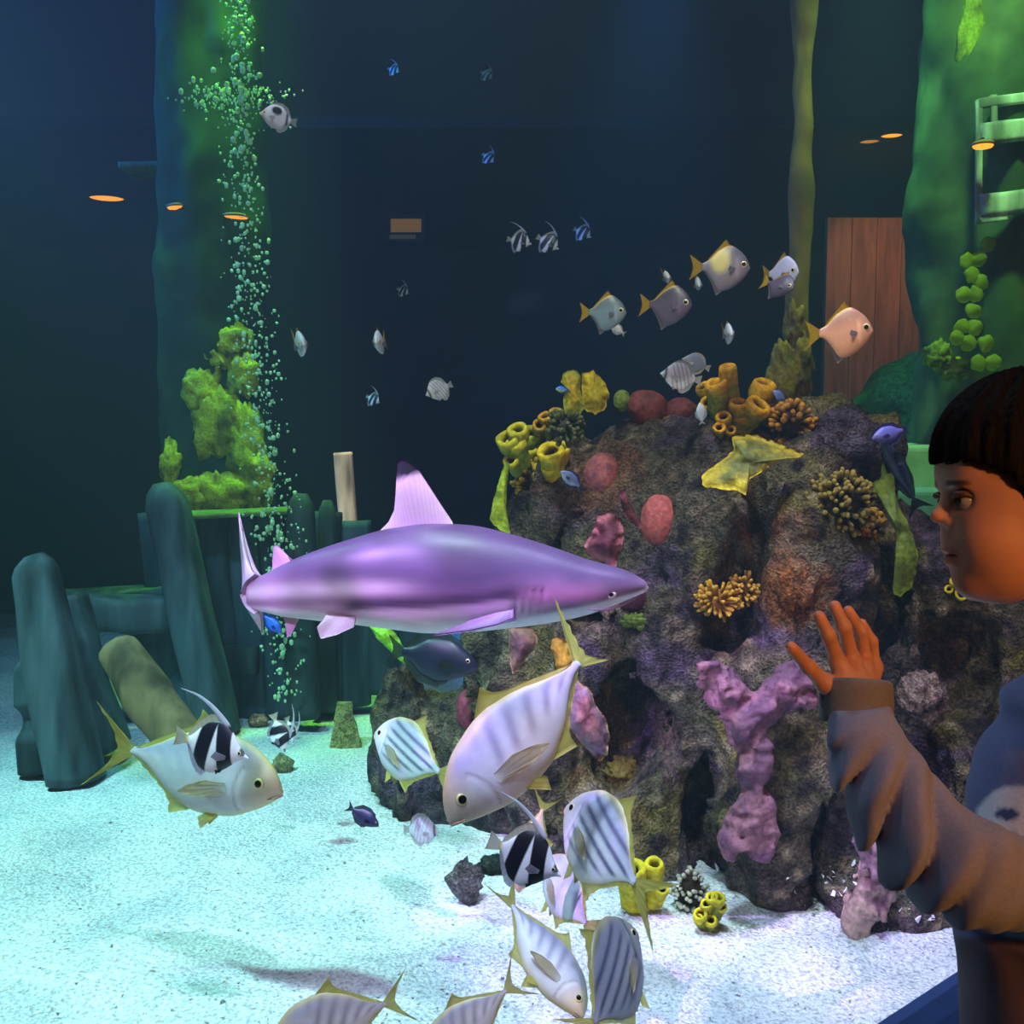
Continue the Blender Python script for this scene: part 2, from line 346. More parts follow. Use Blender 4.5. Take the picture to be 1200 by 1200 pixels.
# dark gallery beyond the far window, added to hold the built reflections
prism('wall_back', [V3((-9, 13, 0)), V3((9, 13, 0)), V3((9, 13.1, 0)), V3((-9, 13.1, 0))], -0.2, 4.7, M_plain, col=(18, 26, 30))
prism('ceiling', [V3((-9, 7.68, 0)), V3((9, 7.68, 0)), V3((9, 13, 0)), V3((-9, 13, 0))], 3.52, 3.6, M_plain, col=(18, 20, 22))
prism('floor', [V3((-4, -3, 0)), V3((6, -3, 0)), V3((6, 4.9, 0)), V3((-4, -3.0, 0)) + V3((0, 0.6, 0))], -0.06, 0.0, M_plain, col=(40, 38, 45)) if False else None
prism('floor', [V3((-9, 7.7, 0)), V3((9, 7.7, 0)), V3((9, 13, 0)), V3((-9, 13, 0))], -0.06, 0.0, M_plain, col=(30, 30, 34))
prism('floor', [ga - GN * 0.05, gb - GN * 0.05, gb - GN * 2.6, ga - GN * 2.6], -0.05, 0.0, M_plain, col=(40, 38, 45))

# ------------------------------------------------------------------ the reef rock
def B(px, py, d, rx, ry, rd): return (P(px, py, d), V3((rx * d / FPX, rd, ry * d / FPX)))
ADD = [B(690, 655, 3.70, 108, 160, .42), B(770, 600, 3.70, 130, 118, .45), B(650, 800, 3.75, 105, 180, .35), B(490, 860, 3.95, 42, 85, .22), B(505, 920, 3.90, 55, 62, .22),
       B(570, 900, 3.85, 80, 110, .28), B(560, 800, 4.0, 90, 100, .2), B(790, 800, 3.55, 120, 240, .40), B(760, 940, 3.50, 130, 120, .35), B(905, 950, 3.15, 72, 170, .26), B(925, 650, 3.30, 100, 135, .34),
       B(920, 780, 3.28, 88, 110, .30), B(985, 545, 3.50, 75, 80, .28), B(1065, 760, 3.45, 80, 190, .32), B(1150, 820, 3.4, 120, 180, .35), B(1150, 990, 3.2, 140, 150, .30), B(1050, 1050, 3.05, 90, 75, .2), B(990, 990, 3.15, 80, 120, .22), B(850, 560, 3.5, 90, 75, .3),
       B(830, 660, 3.25, 52, 105, .16), B(700, 760, 3.38, 55, 120, .14), B(660, 920, 3.42, 60, 110, .16)]
SUB = [B(876, 752, 3.06, 40, 46, .26), B(738, 845, 3.32, 44, 66, .22), B(884, 640, 3.12, 12, 95, .18), B(1022, 900, 3.22, 34, 110, .24), B(962, 985, 2.99, 13, 90, .16), B(1034, 700, 3.2, 24, 80, .22), B(520, 770, 3.9, 40, 42, .25), B(820, 950, 3.24, 14, 100, .16), B(1122, 780, 3.17, 42, 66, .2), B(690, 720, 3.4, 50, 14, .14), B(1110, 900, 3.0, 30, 60, .2), B(655, 650, 3.35, 10, 60, .12)]
def rock_sdf(p):
    q = p + 0.05 * np.stack([vnoise(p * 4.2, 20 + k) for k in range(3)], -1)
    d = None
    for c, r in ADD:
        e = ell(q, c, r); d = e if d is None else smin(d, e, 0.05)
    for c, r in SUB: d = smax(d, -ell(q, c, r), 0.04)
    st = p * V3((1, 1, 0.45))
    n = fbm(st, 6.5, 4, 40)
    d = d + 0.045 * n - 0.034 * np.abs(vnoise(st * 13, 51)) - 0.018 * np.abs(vnoise(p * 30, 52)) + .03
    return smax(d, (0.0 - p[..., 2]), 0.01)
rlo = np.min([c - r for c, r in ADD], 0) - 0.1; rhi = np.max([c + r for c, r in ADD], 0) + 0.1; rlo[2] = -0.06
rv, rf = surf_nets(rock_sdf, rlo, rhi, 0.0125)
def proj(v):
    q = np.asarray(v) - CAM; z = q @ cF; return 600 + FPX * (q @ cR) / z, 600 - FPX * (q @ cU) / z
def mixc(a, b, t): t = np.clip(t, 0, 1)[..., None]; return a * (1 - t) + b * t
def rock_col(v):
    n1 = fbm(v, 4, 3, 61); n2 = fbm(v, 7, 3, 71); n3 = fbm(v, 16, 3, 81)
    c = np.tile(lin((96, 84, 70)), (len(v), 1))
    c = mixc(c, lin((112, 102, 54)), (n1 - 0.15) * 2.0); c = mixc(c, lin((92, 74, 92)), (n2 - 0.15) * 2.0)
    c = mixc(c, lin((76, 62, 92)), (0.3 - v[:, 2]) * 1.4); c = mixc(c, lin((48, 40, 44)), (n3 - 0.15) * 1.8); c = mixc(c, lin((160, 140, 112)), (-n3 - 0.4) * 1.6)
    for (pt, r, cc) in ((P(925, 690, 2.98), 0.13, (156, 96, 62)), (P(900, 620, 3.0), 0.12, (140, 92, 66)), (P(690, 545, 3.3), 0.2, (120, 84, 62))):
        c = mixc(c, lin(cc), (1 - np.linalg.norm(v - pt, axis=1) / r) * 2.0 + 0.5 * n3)
    return c
rock = mk('reef_rock', rv, rf, M_rock(), None, rock_col(rv)); tag(rock, 'big craggy brown reef rock covered with sponges and corals behind the shark', 'rock')
BV = BVHTree.FromPolygons([Vector(x) for x in rv], rf.tolist())
def on_rock(px, py, default=3.2):
    d = Vector(ray(px, py)); loc, nor, i, dist = BV.ray_cast(Vector(CAM), d.normalized())
    if loc is None: return P(px, py, default), -V3(ray(px, py))
    return V3(loc), V3(nor)
#PART2
# ------------------------------------------------------------------ fish
def fin_grid(base, tip, t=0.004, n=14, m=6, ripple=0.5, col=(200, 190, 60), colb=None):
    """thin solid membrane between a base line and a tip line (3-D), thinning to its edge"""
    A = resample(base, n); Bq = resample(tip, n, False); A3 = np.linspace(0, 1, m)
    mid = np.array([[A[i] * (1 - r) + Bq[i] * r for r in A3] for i in range(n)])
    e1 = mid[-1, 0] - mid[0, 0]; e2 = mid[n // 2, -1] - mid[n // 2, 0]
    nr = np.cross(e1, e2); nn = np.linalg.norm(nr); nr = nr / nn if nn > 1e-12 else V3((0, 1, 0))
    th = t * (1.02 - A3)[None, :, None] * 0.5 + t * 0.06
    rp = (ripple * t * np.sin(np.arange(n) * 2.4))[:, None, None] * A3[None, :, None]
    f1 = (mid + nr * (th + rp)).reshape(-1, 3); f2 = (mid - nr * (th - rp)).reshape(-1, 3)
    g = grid_faces(n, m); k = n * m; f = g + [[q + k for q in x[::-1]] for x in g]
    edge = [i * m for i in range(n)] + [(n - 1) * m + j for j in range(1, m)] + [i * m + m - 1 for i in range(n - 2, -1, -1)] + [j for j in range(m - 2, 0, -1)]
    for i in range(len(edge)): a, b = edge[i], edge[(i + 1) % len(edge)]; f.append([b, a, a + k, b + k])
    c1 = lin(col); c2 = lin(colb if colb is not None else col)
    rr = np.tile(A3, n)[:, None]; stripe = (1 - 0.12 * (np.repeat(np.arange(n), m) % 2))[:, None]
    c = (c1 * (1 - rr) + c2 * rr) * stripe
    return np.concatenate([f1, f2]), f, np.concatenate([c, c])

SILVER = lin((205, 205, 205))
def gauss(x, s): return np.exp(-(x / s) ** 2)
def sstep(a, b, x): t = np.clip((x - a) / (b - a), 0, 1); return t * t * (3 - 2 * t)
# colour functions: s = 0 nose .. 1 tail base, z = height over fish length, h = -1 belly .. 1 back
def c_trevally(s, z, h, k=1.0, long=False):
    c = mixc(np.tile(lin((206, 206, 214)), (len(s), 1)), lin((156, 158, 180)), sstep(-0.1, 0.9, h))
    band = 0.5 + 0.5 * np.sin((s * .3 + z * 2.1 if long else (s - 0.12 * h)) * 2 * PI * 8.5)
    c = mixc(c, lin((96, 96, 126) if long else (128, 126, 150)), k * (0.8 * band ** 2.5 * sstep(0.2, 0.34, s) * sstep(-0.8, -0.4, h) if long else 0.75 * band ** 1.5 * sstep(0.3, 0.42, s) * sstep(-0.45, 0.05, h)) * sstep(1.0, 0.85, s))
    c = mixc(c, lin((206, 204, 190) if long else (226, 196, 150)), sstep(0.26, 0.08, s) * 0.7)
    c = mixc(c, lin((136, 120, 118)), .6 * gauss(s - .262 + 3.2 * (z + .02) ** 2, .007) * (np.abs(z + .02) < .1)); c = mixc(c, lin((236, 232, 236)), .6 * gauss(s - .235 + 3.0 * (z + .02) ** 2, .016) * (np.abs(z + .02) < .085))
    c = mixc(c, lin((205, 190, 90)), sstep(0.75, 1.0, np.abs(h)) * 0.55)
    return c
def c_trevally_plain(s, z, h): return c_trevally(s, z, h, 0.18)
def c_trevally_striped(s, z, h): return c_trevally(s, z, h, 1.5, True)
def c_trevally_dark(s, z, h): return c_trevally(s, z, h, 1.3, True) * .5
def c_mono(s, z, h):
    c = mixc(np.tile(lin((128, 124, 142)), (len(s), 1)), lin((92, 80, 94)), sstep(0.0, 0.9, h))
    c = mixc(c, lin((70, 55, 50)), gauss(s - 0.16, 0.03) * 0.6)
    return mixc(c, lin((214, 170, 50)), sstep(0.72, 1.0, h) * sstep(0.35, 0.5, s) * 0.8)
def c_mono_of(rgb, shoulder=False):
    def f(s, z, h):
        c = mixc(np.tile(lin(rgb), (len(s), 1)), lin(tuple(x * .75 for x in rgb)), sstep(-.2, .9, h)); c = mixc(c, lin(tuple(min(255, x * 1.25) for x in rgb)), gauss(s - .27, .04) * (np.abs(z) < .16) * .6)
        if shoulder: c = mixc(c, lin((206, 190, 110)), sstep(.26, .12, np.hypot(s - .62, z - .10)))
        return mixc(c, lin((206, 164, 40)), sstep(.86, 1.0, h) * sstep(0.3, 0.45, s) * .9)
    return f
def c_banner(s, z, h):
    c = np.tile(lin((244, 236, 250)), (len(s), 1)); blk = lin((20, 14, 34))
    c = mixc(c, blk, sstep(0.125, 0.105, np.abs(s - 0.36 - 0.26 * z)))
    c = mixc(c, blk, sstep(0.13, 0.11, np.abs(s - 0.70 + 0.10 * z)))
    c = mixc(c, blk, sstep(0.05, 0.03, np.abs(s - 0.10)) * sstep(-0.02, 0.02, z) * 0.9)
    return mixc(c, lin((210, 180, 70)), sstep(0.93, 1.0, s))
def c_butter(s, z, h):
    c = np.tile(lin((232, 234, 240)), (len(s), 1))
    c = mixc(c, lin((110, 116, 150)), 0.6 * sstep(0.25, 0.9, np.sin((s + 0.5 * z) * 2 * PI * 8)) * sstep(0.25, 0.35, s) * sstep(0.95, 0.85, s))
    return mixc(c, lin((40, 40, 60)), gauss(s - 0.14, 0.035))
def c_butter_patch(s, z, h):
    c = np.tile(lin((240, 238, 246)), (len(s), 1))
    c = mixc(c, lin((26, 24, 36)), sstep(0.19, 0.13, np.hypot(s - 0.52, (z - 0.14) * 1.6)))
    c = mixc(c, lin((40, 40, 50)), gauss(s - 0.86, 0.04)); return mixc(c, lin((230, 180, 120)), gauss(s - 0.1, 0.06) * 0.7)
def c_solid(rgb, belly=None):
    def f(s, z, h): return mixc(np.tile(lin(rgb), (len(s), 1)), lin(belly if belly else rgb), sstep(0.1, -0.7, h))
    return f
SPEC = {
 'trevally': dict(Lb=.80, top=[(0, .0), (.03, .045), (.12, .115), (.28, .175), (.46, .19), (.66, .145), (.86, .055), (.95, .024), (1, .02)], bot=[(0, -.015), (.04, -.05), (.14, -.105), (.3, -.165), (.5, -.185), (.7, -.135), (.88, -.045), (.96, -.02), (1, -.018)],
   wid=[(0, .012), (.1, .045), (.3, .066), (.6, .05), (.9, .014), (1, .009)], dorsal=(.42, .97, [(-.47, .262), (-.48, .21), (-.52, .172), (-.64, .104), (-.76, .03)]), anal=(.52, .97, [(-.545, -.225), (-.555, -.175), (-.59, -.135), (-.66, -.09), (-.76, -.03)]),
   tail=[(-1.0, .20), (-.90, .085), (-.86, 0), (-.90, -.085), (-1.0, -.20)], pect=(.29, -.03, .24), pelv=.36, finc=(214, 206, 112), eye=(.125, .02, .027)),
 'mono': dict(Lb=.80, top=[(0, .0), (.05, .10), (.18, .225), (.42, .325), (.65, .25), (.86, .10), (1, .05)], bot=[(0, -.03), (.07, -.12), (.24, -.25), (.48, -.345), (.62, -.36), (.78, -.20), (.92, -.07), (1, -.05)],
   wid=[(0, .012), (.12, .06), (.35, .08), (.7, .045), (1, .012)], dorsal=(.40, .9, [(-.40, .415), (-.44, .385), (-.53, .285), (-.68, .135)]), anal=(.5, .95, [(-.55, -.43), (-.58, -.36), (-.64, -.22), (-.75, -.08)]),
   tail=[(-1.0, .22), (-.96, .09), (-.94, 0), (-.96, -.09), (-1.0, -.22)], pect=(.3, -.05, .13), pectc=(150, 146, 156), pelv=None, finc=(206, 168, 26), analc=(120, 112, 116), eye=(.14, .03, .058)),
 'banner': dict(Lb=.84, top=[(0, .0), (.08, .045), (.16, .11), (.32, .26), (.5, .345), (.68, .31), (.85, .16), (.95, .06), (1, .05)], bot=[(0, -.018), (.1, -.055), (.2, -.13), (.35, -.25), (.52, -.33), (.7, -.30), (.86, -.15), (.95, -.055), (1, -.05)],
   wid=[(0, .01), (.15, .045), (.35, .07), (.7, .045), (1, .012)], dorsal=(.52, .98, [(-.50, .42), (-.60, .40), (-.72, .28), (-.82, .10)]), anal=(.58, .97, [(-.54, -.40), (-.62, -.38), (-.72, -.25), (-.81, -.08)]),
   tail=[(-1.0, .12), (-.99, 0), (-1.0, -.12)], pect=(.3, -.06, .16), pectc=(190, 180, 200), pelv=.34, finc=(226, 214, 200), analc=(200, 190, 210), pelvc=(22, 16, 34), eye=(.13, .03, .026), filament=True),
 'butter': dict(Lb=.84, top=[(0, .0), (.08, .06), (.2, .17), (.4, .28), (.62, .29), (.85, .15), (1, .05)], bot=[(0, -.018), (.1, -.08), (.25, -.19), (.45, -.27), (.65, -.28), (.86, -.14), (1, -.05)],
   wid=[(0, .01), (.15, .05), (.4, .075), (.7, .05), (1, .012)], dorsal=(.30, .98, [(-.24, .25), (-.40, .345), (-.58, .355), (-.74, .27), (-.82, .10)]), anal=(.55, .98, [(-.50, -.33), (-.60, -.345), (-.74, -.25), (-.82, -.09)]),
   tail=[(-1.0, .12), (-.985, 0), (-1.0, -.12)], pect=(.3, -.05, .15), pelv=.36, finc=(220, 222, 220), eye=(.14, .03, .028)),
 'tang': dict(Lb=.82, top=[(0, .0), (.06, .06), (.18, .13), (.4, .20), (.65, .18), (.88, .07), (1, .04)], bot=[(0, -.02), (.08, -.07), (.2, -.13), (.45, -.20), (.68, -.17), (.88, -.065), (1, -.04)],
   wid=[(0, .015), (.12, .06), (.35, .085), (.7, .055), (1, .014)], dorsal=(.24, .97, [(-.20, .20), (-.40, .275), (-.62, .25), (-.79, .09)]), anal=(.42, .97, [(-.38, -.27), (-.60, -.25), (-.79, -.08)]),
   tail=[(-1.0, .16), (-.93, .05), (-.92, 0), (-.93, -.05), (-1.0, -.16)], pect=(.28, -.03, .16), pelv=.34, finc=(60, 60, 100), eye=(.13, .045, .026)),
}
def fish(name, spec, nose, tail, dn, dt, label, cat='fish', group=None, up=None, roll=0.0, colf=None, finc=None, flip=None, bend=0.0, lod=0, tail_pts=None, hscale=1.0, tailyaw=0.0, bellyc=None, wid=1.0):
    S = SPEC[spec]; a = P(nose[0], nose[1], dn); b = P(tail[0], tail[1], dt); X = a - b; Ln = np.linalg.norm(X); X /= Ln
    if up is None:
        du, dv = nose[0] - tail[0], -(nose[1] - tail[1])           # image direction of the nose, v up
        left = (flip if flip is not None else (du > 0))
        up = (-dv, du) if left else (dv, -du)
    Z = up[0] * cR + up[1] * cU; Z = Z - X * (Z @ X); Z /= np.linalg.norm(Z); Y = np.cross(Z, X)
    if roll: c_, s_ = math.cos(math.radians(roll)), math.sin(math.radians(roll)); Z, Y = Z * c_ + Y * s_, Y * c_ - Z * s_
    ctr = (a + b) / 2
    M = Matrix(((X[0], Y[0], Z[0], ctr[0]), (X[1], Y[1], Z[1], ctr[1]), (X[2], Y[2], Z[2], ctr[2]), (0, 0, 0, 1)))
    root = empty(name, M, label, cat, group)
    Lb = S['Lb']
    def top(s): return pchip(S['top'], s) * hscale
    def bot(s): return pchip(S['bot'], s) * hscale
    def wd(s): return pchip(S['wid'], s) * wid
    def fin_(v):          # unit fish (nose 0, tail -1) -> local metres, with the body's bend
        v = np.array(v, float); v[:, 1] += bend * np.clip(-v[:, 0] - 0.3, 0, 1) ** 2
        v[:, 0] += 0.5; return v * Ln
    ns, nr = (80, 96 if spec == 'trevally' else 44) if not lod else ((40, 20) if lod == 1 else (22, 12))
    s = np.linspace(0, 1, ns) ** 1.15; th = np.linspace(0, 2 * PI, nr, endpoint=False)
    t_, b_, w_ = top(s), bot(s), wd(s); t_[0], b_[0] = t_[0] + .006, b_[0]
    cs, sn = np.cos(th), np.sin(th)
    z = (t_ + b_)[:, None] / 2 + (t_ - b_)[:, None] / 2 * cs[None]; y = w_[:, None] * (np.sign(sn) * np.abs(sn) ** 1.15)[None]
    x = np.repeat(-s[:, None] * Lb, nr, 1); v = np.stack([x, y, z], -1).reshape(-1, 3)
    f = grid_faces(ns, nr, True); f.append(list(range(nr))[::-1]); f.append(list(range((ns - 1) * nr, ns * nr)))
    cf = colf or c_trevally
    col = cf(np.repeat(s, nr), z.ravel() / max(hscale, .01), np.tile(cs, ns))
    mk('body', fin_(v), f, M_fish(), root, np.clip(col, 0, 1))
    fc = finc or S['finc']; nb = 14 if lod < 2 else 8
    def base_line(fn, s0, s1, inset): ss = np.linspace(s0, s1, 8); return np.stack([-ss * Lb, ss * 0, fn(ss) * inset], 1)
    def put(nm, base, tip, t=.012, c=fc, c2=None, n=None):
        fv, ff, fcv = fin_grid(base, tip, t, n or nb, 6 if lod < 2 else 3, 0.5, c, c2); mk(nm, fin_(fv), ff, M_fin(), root, fcv)
    H = lambda pts: np.array([(p[0], 0, p[1] * hscale) for p in pts])
    put('dorsal_fin', base_line(top, S['dorsal'][0], S['dorsal'][1], .93), H(S['dorsal'][2]))
    put('anal_fin', base_line(bot, S['anal'][0], S['anal'][1], .93), H(S['anal'][2]), c=S.get('analc', fc) if finc is None else fc)
    tp = np.array([(p[0], 0, p[1]) for p in (tail_pts or S['tail'])]); tb = np.array([(-Lb + .012, 0, top(1.0)), (-Lb + .004, 0, 0), (-Lb + .012, 0, bot(1.0))])
    if tailyaw:
        c_, s_ = math.cos(math.radians(tailyaw)), math.sin(math.radians(tailyaw)); dx = tp[:, 0] + Lb; tp[:, 0] = -Lb + dx * c_; tp[:, 1] = dx * s_
    put('caudal_fin', tb, tp, .014, n=18)
    if lod < 2:
        for sd in (-1, 1):
            ps, pz, pl = S['pect']; px = -ps * Lb; w0 = float(wd(ps)) * .9
            base = [(px, sd * w0, pz + .02), (px - .01, sd * w0, pz - .025)]
            if spec == 'trevally': tip = [(px - pl * .5, sd * (w0 + .014), pz + .012), (px - pl * .85, sd * (w0 + .020), pz - .03), (px - pl * 1.05, sd * (w0 + .022), pz - .075), (px - pl * .7, sd * (w0 + .018), pz - .072), (px - pl * .35, sd * (w0 + .010), pz - .055), (px - .03, sd * (w0 + .004), pz - .035)]
            else: tip = [(px - pl * .8, sd * (w0 + .05), pz + .05), (px - pl, sd * (w0 + .07), pz - .02), (px - pl * .6, sd * (w0 + .04), pz - .06)]
            put('pectoral_fin', base, tip, .008, c=(205, 200, 195) if spec == 'trevally' else S.get('pectc', fc), c2=(215, 200, 150) if spec == 'trevally' else None)
            if S['pelv']:
                q = S['pelv']; zb = float(bot(q)) * .95
                put('pelvic_fin', [(-q * Lb, sd * .015, zb), (-q * Lb - .05, sd * .012, zb)], [(-q * Lb - .06, sd * .04, zb - .075), (-q * Lb - .09, sd * .03, zb - .03)], .008, c=S.get('pelvc', fc), n=8)
        es, ez, er = S['eye']
        for sd in (-1, 1):
            k = (abs(ez - float(top(es) + bot(es)) / 2) / (float(top(es) - bot(es)) / 2)); yy = float(wd(es)) * math.sqrt(max(.05, 1 - k * k))
            ev = []; ec = []
            for i in range(9):
                a2 = PI * 0.5 * i / 8
                for j in range(16):
                    b2 = 2 * PI * j / 16; ev.append((-es * Lb + er * math.sin(a2) * math.cos(b2), sd * (yy - er * .18 + er * .42 * math.cos(a2)), ez * hscale + er * math.sin(a2) * math.sin(b2)))
                    ec.append(lin((12, 10, 12)) if i < 4 else (lin((226, 214, 150)) if i < 7 else lin((120, 100, 70))))
            ef = grid_faces(9, 16, True); ef.append(list(range(128, 144)))
            mk('eye', fin_(ev), ef, M_eye(), root, np.array(ec))
        if spec == 'trevally' and lod == 0:
            mv, mf = tube_path([(-.050, -.030, -.042), (-.022, -.019, -.030), (-.001, 0, -.018), (-.022, .019, -.030), (-.050, .030, -.042)], [.003, .006, .008, .006, .003], 8, 20)
            mk('mouth', fin_(mv), mf, M_fish(), root, (196, 150, 130))
    if S.get('filament'):
        z0 = float(top(.47)); fv, ff = tube_path([(-.34, 0, z0 - .05), (-.46, 0, z0 + .05), (-.64, 0, z0 + .16), (-.85, 0, z0 + .23), (-1.06, 0, z0 + .25)], [.05, .034, .022, .013, .003], 8, 24)
        fv[:, 1] *= .4; mk('dorsal_streamer', fin_(fv), ff, M_fin(), root, (232, 226, 244))
    return root

# ------------------------------------------------------------------ the shark
def shark():
    D = 2.3; k = D / FPX; zx = lambda x: 230 + x * .45833; zy = lambda y: 520 + y * .45833
    X0, Y0 = 620, 690                     # local origin (pixel) of the shark's own frame
    org = P(X0, Y0, D); M = Matrix.Translation(Vector(org)) @ Matrix(((*(-cR),), (*(-cF),), (*cU,))).transposed().to_4x4()
    # own frame: x towards the tail(-)... use columns: +x = nose (image right)
    M = Matrix.Translation(Vector(org)) @ Matrix((tuple(cR), tuple(cF), tuple(cU))).transposed().to_4x4()
    root = empty('reef_shark', M, 'mauve blacktip reef shark with black tipped dorsal fin swimming before the rock', 'shark')
    T = [(1156, 366), (1149, 353), (1132, 341), (1100, 324), (1000, 295), (900, 260), (800, 230), (700, 208), (600, 203), (500, 215), (400, 242), (300, 275), (220, 308), (160, 338), (120, 352)]
    Bm = [(1156, 371), (1149, 378), (1132, 386), (1100, 399), (1000, 437), (900, 458), (800, 471), (700, 481), (600, 484), (500, 474), (400, 462), (300, 452), (220, 444), (160, 432), (120, 424)]
    xs = np.array([p[0] for p in T[::-1]]); tz = [(p[0], p[1]) for p in T[::-1]]; bz = [(p[0], p[1]) for p in Bm[::-1]]
    n, nr = 130, 64; u = np.linspace(0, 1, n); X = 120 + (1154 - 120) * (1 - (1 - u) ** 1.0); X = np.concatenate([np.linspace(120, 1100, n - 26), np.linspace(1103, 1156, 26)])
    tt, bb = pchip(tz, X), pchip(bz, X)
    wd = pchip([(120, 13), (220, 34), (350, 66), (500, 98), (650, 112), (800, 110), (900, 100), (1000, 82), (1080, 62), (1120, 46), (1142, 28), (1156, 4)], X)
    spine = lambda x: 0.00055 * np.clip(430 - x, 0, 999) ** 2 * 0.8      # tail swings away from the glass (zoom px)
    th = np.linspace(0, 2 * PI, nr, endpoint=False); cs, sn = np.cos(th), np.sin(th)
    fl = (sstep(900, 1120, X))[:, None]            # flattened snout
    yy = np.sign(sn) * np.abs(sn) ** (0.9)
    zc = (tt + bb) / 2; hh = (bb - tt) / 2
    zz = zc[:, None] - hh[:, None] * (np.sign(cs) * np.abs(cs) ** 1.0)[None]; ys = wd[:, None] * yy[None] + spine(X)[:, None]
    cv = lambda x, y, z: np.stack([(230 + x * .45833 - X0) * k, np.asarray(y) * .45833 * k, (Y0 - (520 + z * .45833)) * k], -1)
    xx = np.repeat(X[:, None], nr, 1)
    # mouth crease and gill slits pressed into the body
    Zp, Xp = zz, xx
    gill = 0
    for gx in (812, 830, 848, 866, 884): gill = gill + gauss(Xp - gx - 0.10 * (Zp - 390), 3.2) * sstep(355, 366, Zp) * sstep(432, 418, Zp)
    ml = 415 - (Xp - 1000) * .12
    ys = ys * (1 - 0.05 * gill * (np.abs(yy)[None] > .5))
    v = cv(xx, ys, zz).reshape(-1, 3); f = grid_faces(n, nr, True); f.append(list(range(nr))[::-1]); f.append(list(range((n - 1) * nr, n * nr)))
    # colour: dark mauve back, pale flank wedge, white belly
    x_, z_, h_ = Xp.ravel(), Zp.ravel(), np.tile(cs, n)
    back = lin((92, 72, 108)); pale = lin((216, 190, 208)); white = lin((236, 230, 234)); side = lin((150, 114, 146)); dark = lin((74, 54, 86))
    line = pchip([(120, 370), (300, 372), (430, 378), (560, 398), (700, 392), (830, 372), (900, 372), (1000, 388), (1060, 398), (1110, 388), (1154, 368)], x_)
    wl = pchip([(120, 415), (300, 425), (430, 440), (560, 448), (700, 450), (800, 444), (900, 422), (1000, 404), (1060, 392), (1110, 380), (1156, 360)], x_)
    nz = 5 * vnoise(np.stack([x_ / 60, z_ / 40, z_ * 0], -1), 5)
    c = np.tile(back, (len(x_), 1))
    c = mixc(c, side, sstep(-60, 0, z_ - line + nz) * 0.75)
    # pale stripe from the tail narrowing forward, dark wedge under it
    ps = pchip([(120, 385), (300, 375), (420, 368), (520, 364), (640, 362), (1154, 362)], x_)
    c = mixc(c, pale, gauss(z_ - ps, 20) * sstep(640, 420, x_) * 0.95)
    ws = pchip([(120, 430), (360, 410), (430, 404), (560, 398), (700, 388), (840, 372), (1154, 372)], x_)
    c = mixc(c, dark, gauss(z_ - ws, 17) * sstep(350, 420, x_) * sstep(860, 780, x_) * 0.9)
    c = mixc(c, pale, sstep(8, 24, z_ - ws + nz) * sstep(360, 440, x_) * sstep(960, 820, x_))
    c = mixc(c, pale, sstep(20, 45, z_ - ps) * sstep(420, 340, x_) * 0.8)
    c = mixc(c, lin((196, 130, 168)), gauss(z_ - 385, 24) * sstep(800, 860, x_) * sstep(1080, 980, x_) * 0.8)
    c = mixc(c, white, sstep(-5, 7, z_ - wl + nz * .6))
    c = mixc(c, lin((110, 60, 110)), 0.55 * np.clip(gill.ravel(), 0, 1) * (np.abs(np.tile(yy, n)) > .5))
    c = mixc(c, lin((140, 84, 120)), gauss(z_ - (407 - (x_ - 1000) * .20), 3.5) * sstep(985, 1000, x_) * sstep(1085, 1060, x_) * 0.0)
    sk = vmat('shark_skin', 0.42, 0.10, 26, 0.04, 0.003, 0.4, stretch=(0.5, 1, 1))
    mk('body', v, f, sk, root, np.clip(c, 0, 1))
    def fin(nm, base, tip, t, col, colb=None, tipband=None, n=24, m=14):
        fv, ff, fc = fin_grid(cv(*V3(base).T), cv(*V3(tip).T), t, n, m, 0.0, col, colb)
        if tipband:
            zpx = tipband
            zq = (Y0 - fv[:, 2] / k - 520) / .45833; xq = (X0 + fv[:, 0] / k - 230) / .45833
            fc = mixc(fc, lin((22, 12, 34)), sstep(6, -6, zq - (93 - (xq - 512) * .34)))
        mk(nm, fv, ff, sk, root, fc); return fv
    # first dorsal: base 470..655, swept tip
    fin('dorsal_fin', [(660, 0, 222), (600, 0, 216), (530, 0, 224), (474, 0, 240)], [(655, 0, 200), (622, 0, 150), (590, 0, 100), (565, 0, 62), (540, 0, 42), (522, 0, 36), (514, 0, 44), (512, 0, 80), (510, 0, 130), (506, 0, 170), (492, 0, 200), (470, 0, 222)], .028, (196, 160, 196), (228, 196, 216), 1, 40, 20)
    fin('second_dorsal_fin', [(240, 30, 302), (190, 44, 328)], [(228, 30, 288), (204, 38, 266), (190, 40, 258), (186, 42, 285), (184, 46, 326)], .012, (190, 150, 190))
    # caudal fin turned away, almost edge-on
    y0 = float(spine(125)); 
    fin('caudal_fin', [(156, y0 - 8, 342), (132, y0 - 4, 362), (118, y0, 388)], [(130, y0 + 10, 328), (102, y0 + 60, 275), (77, y0 + 110, 215), (58, y0 + 150, 172), (62, y0 + 150, 215), (72, y0 + 120, 270), (90, y0 + 80, 330), (106, y0 + 50, 385)], .03, (180, 156, 186), (196, 164, 186), None, 40, 12)
    fin('caudal_fin', [(118, y0, 380), (132, y0 - 4, 408), (156, y0 - 8, 428)], [(105, y0 + 50, 380), (112, y0 + 80, 430), (124, y0 + 100, 475), (134, y0 + 110, 500), (143, y0 + 70, 470), (150, y0 + 20, 432)], .03, (190, 164, 190), (206, 170, 190), None, 30, 10)
    fin('anal_fin', [(262, 26, 440), (200, 40, 432)], [(256, 26, 452), (238, 28, 490), (226, 30, 500), (222, 34, 470), (215, 38, 440)], .012, (196, 160, 184))
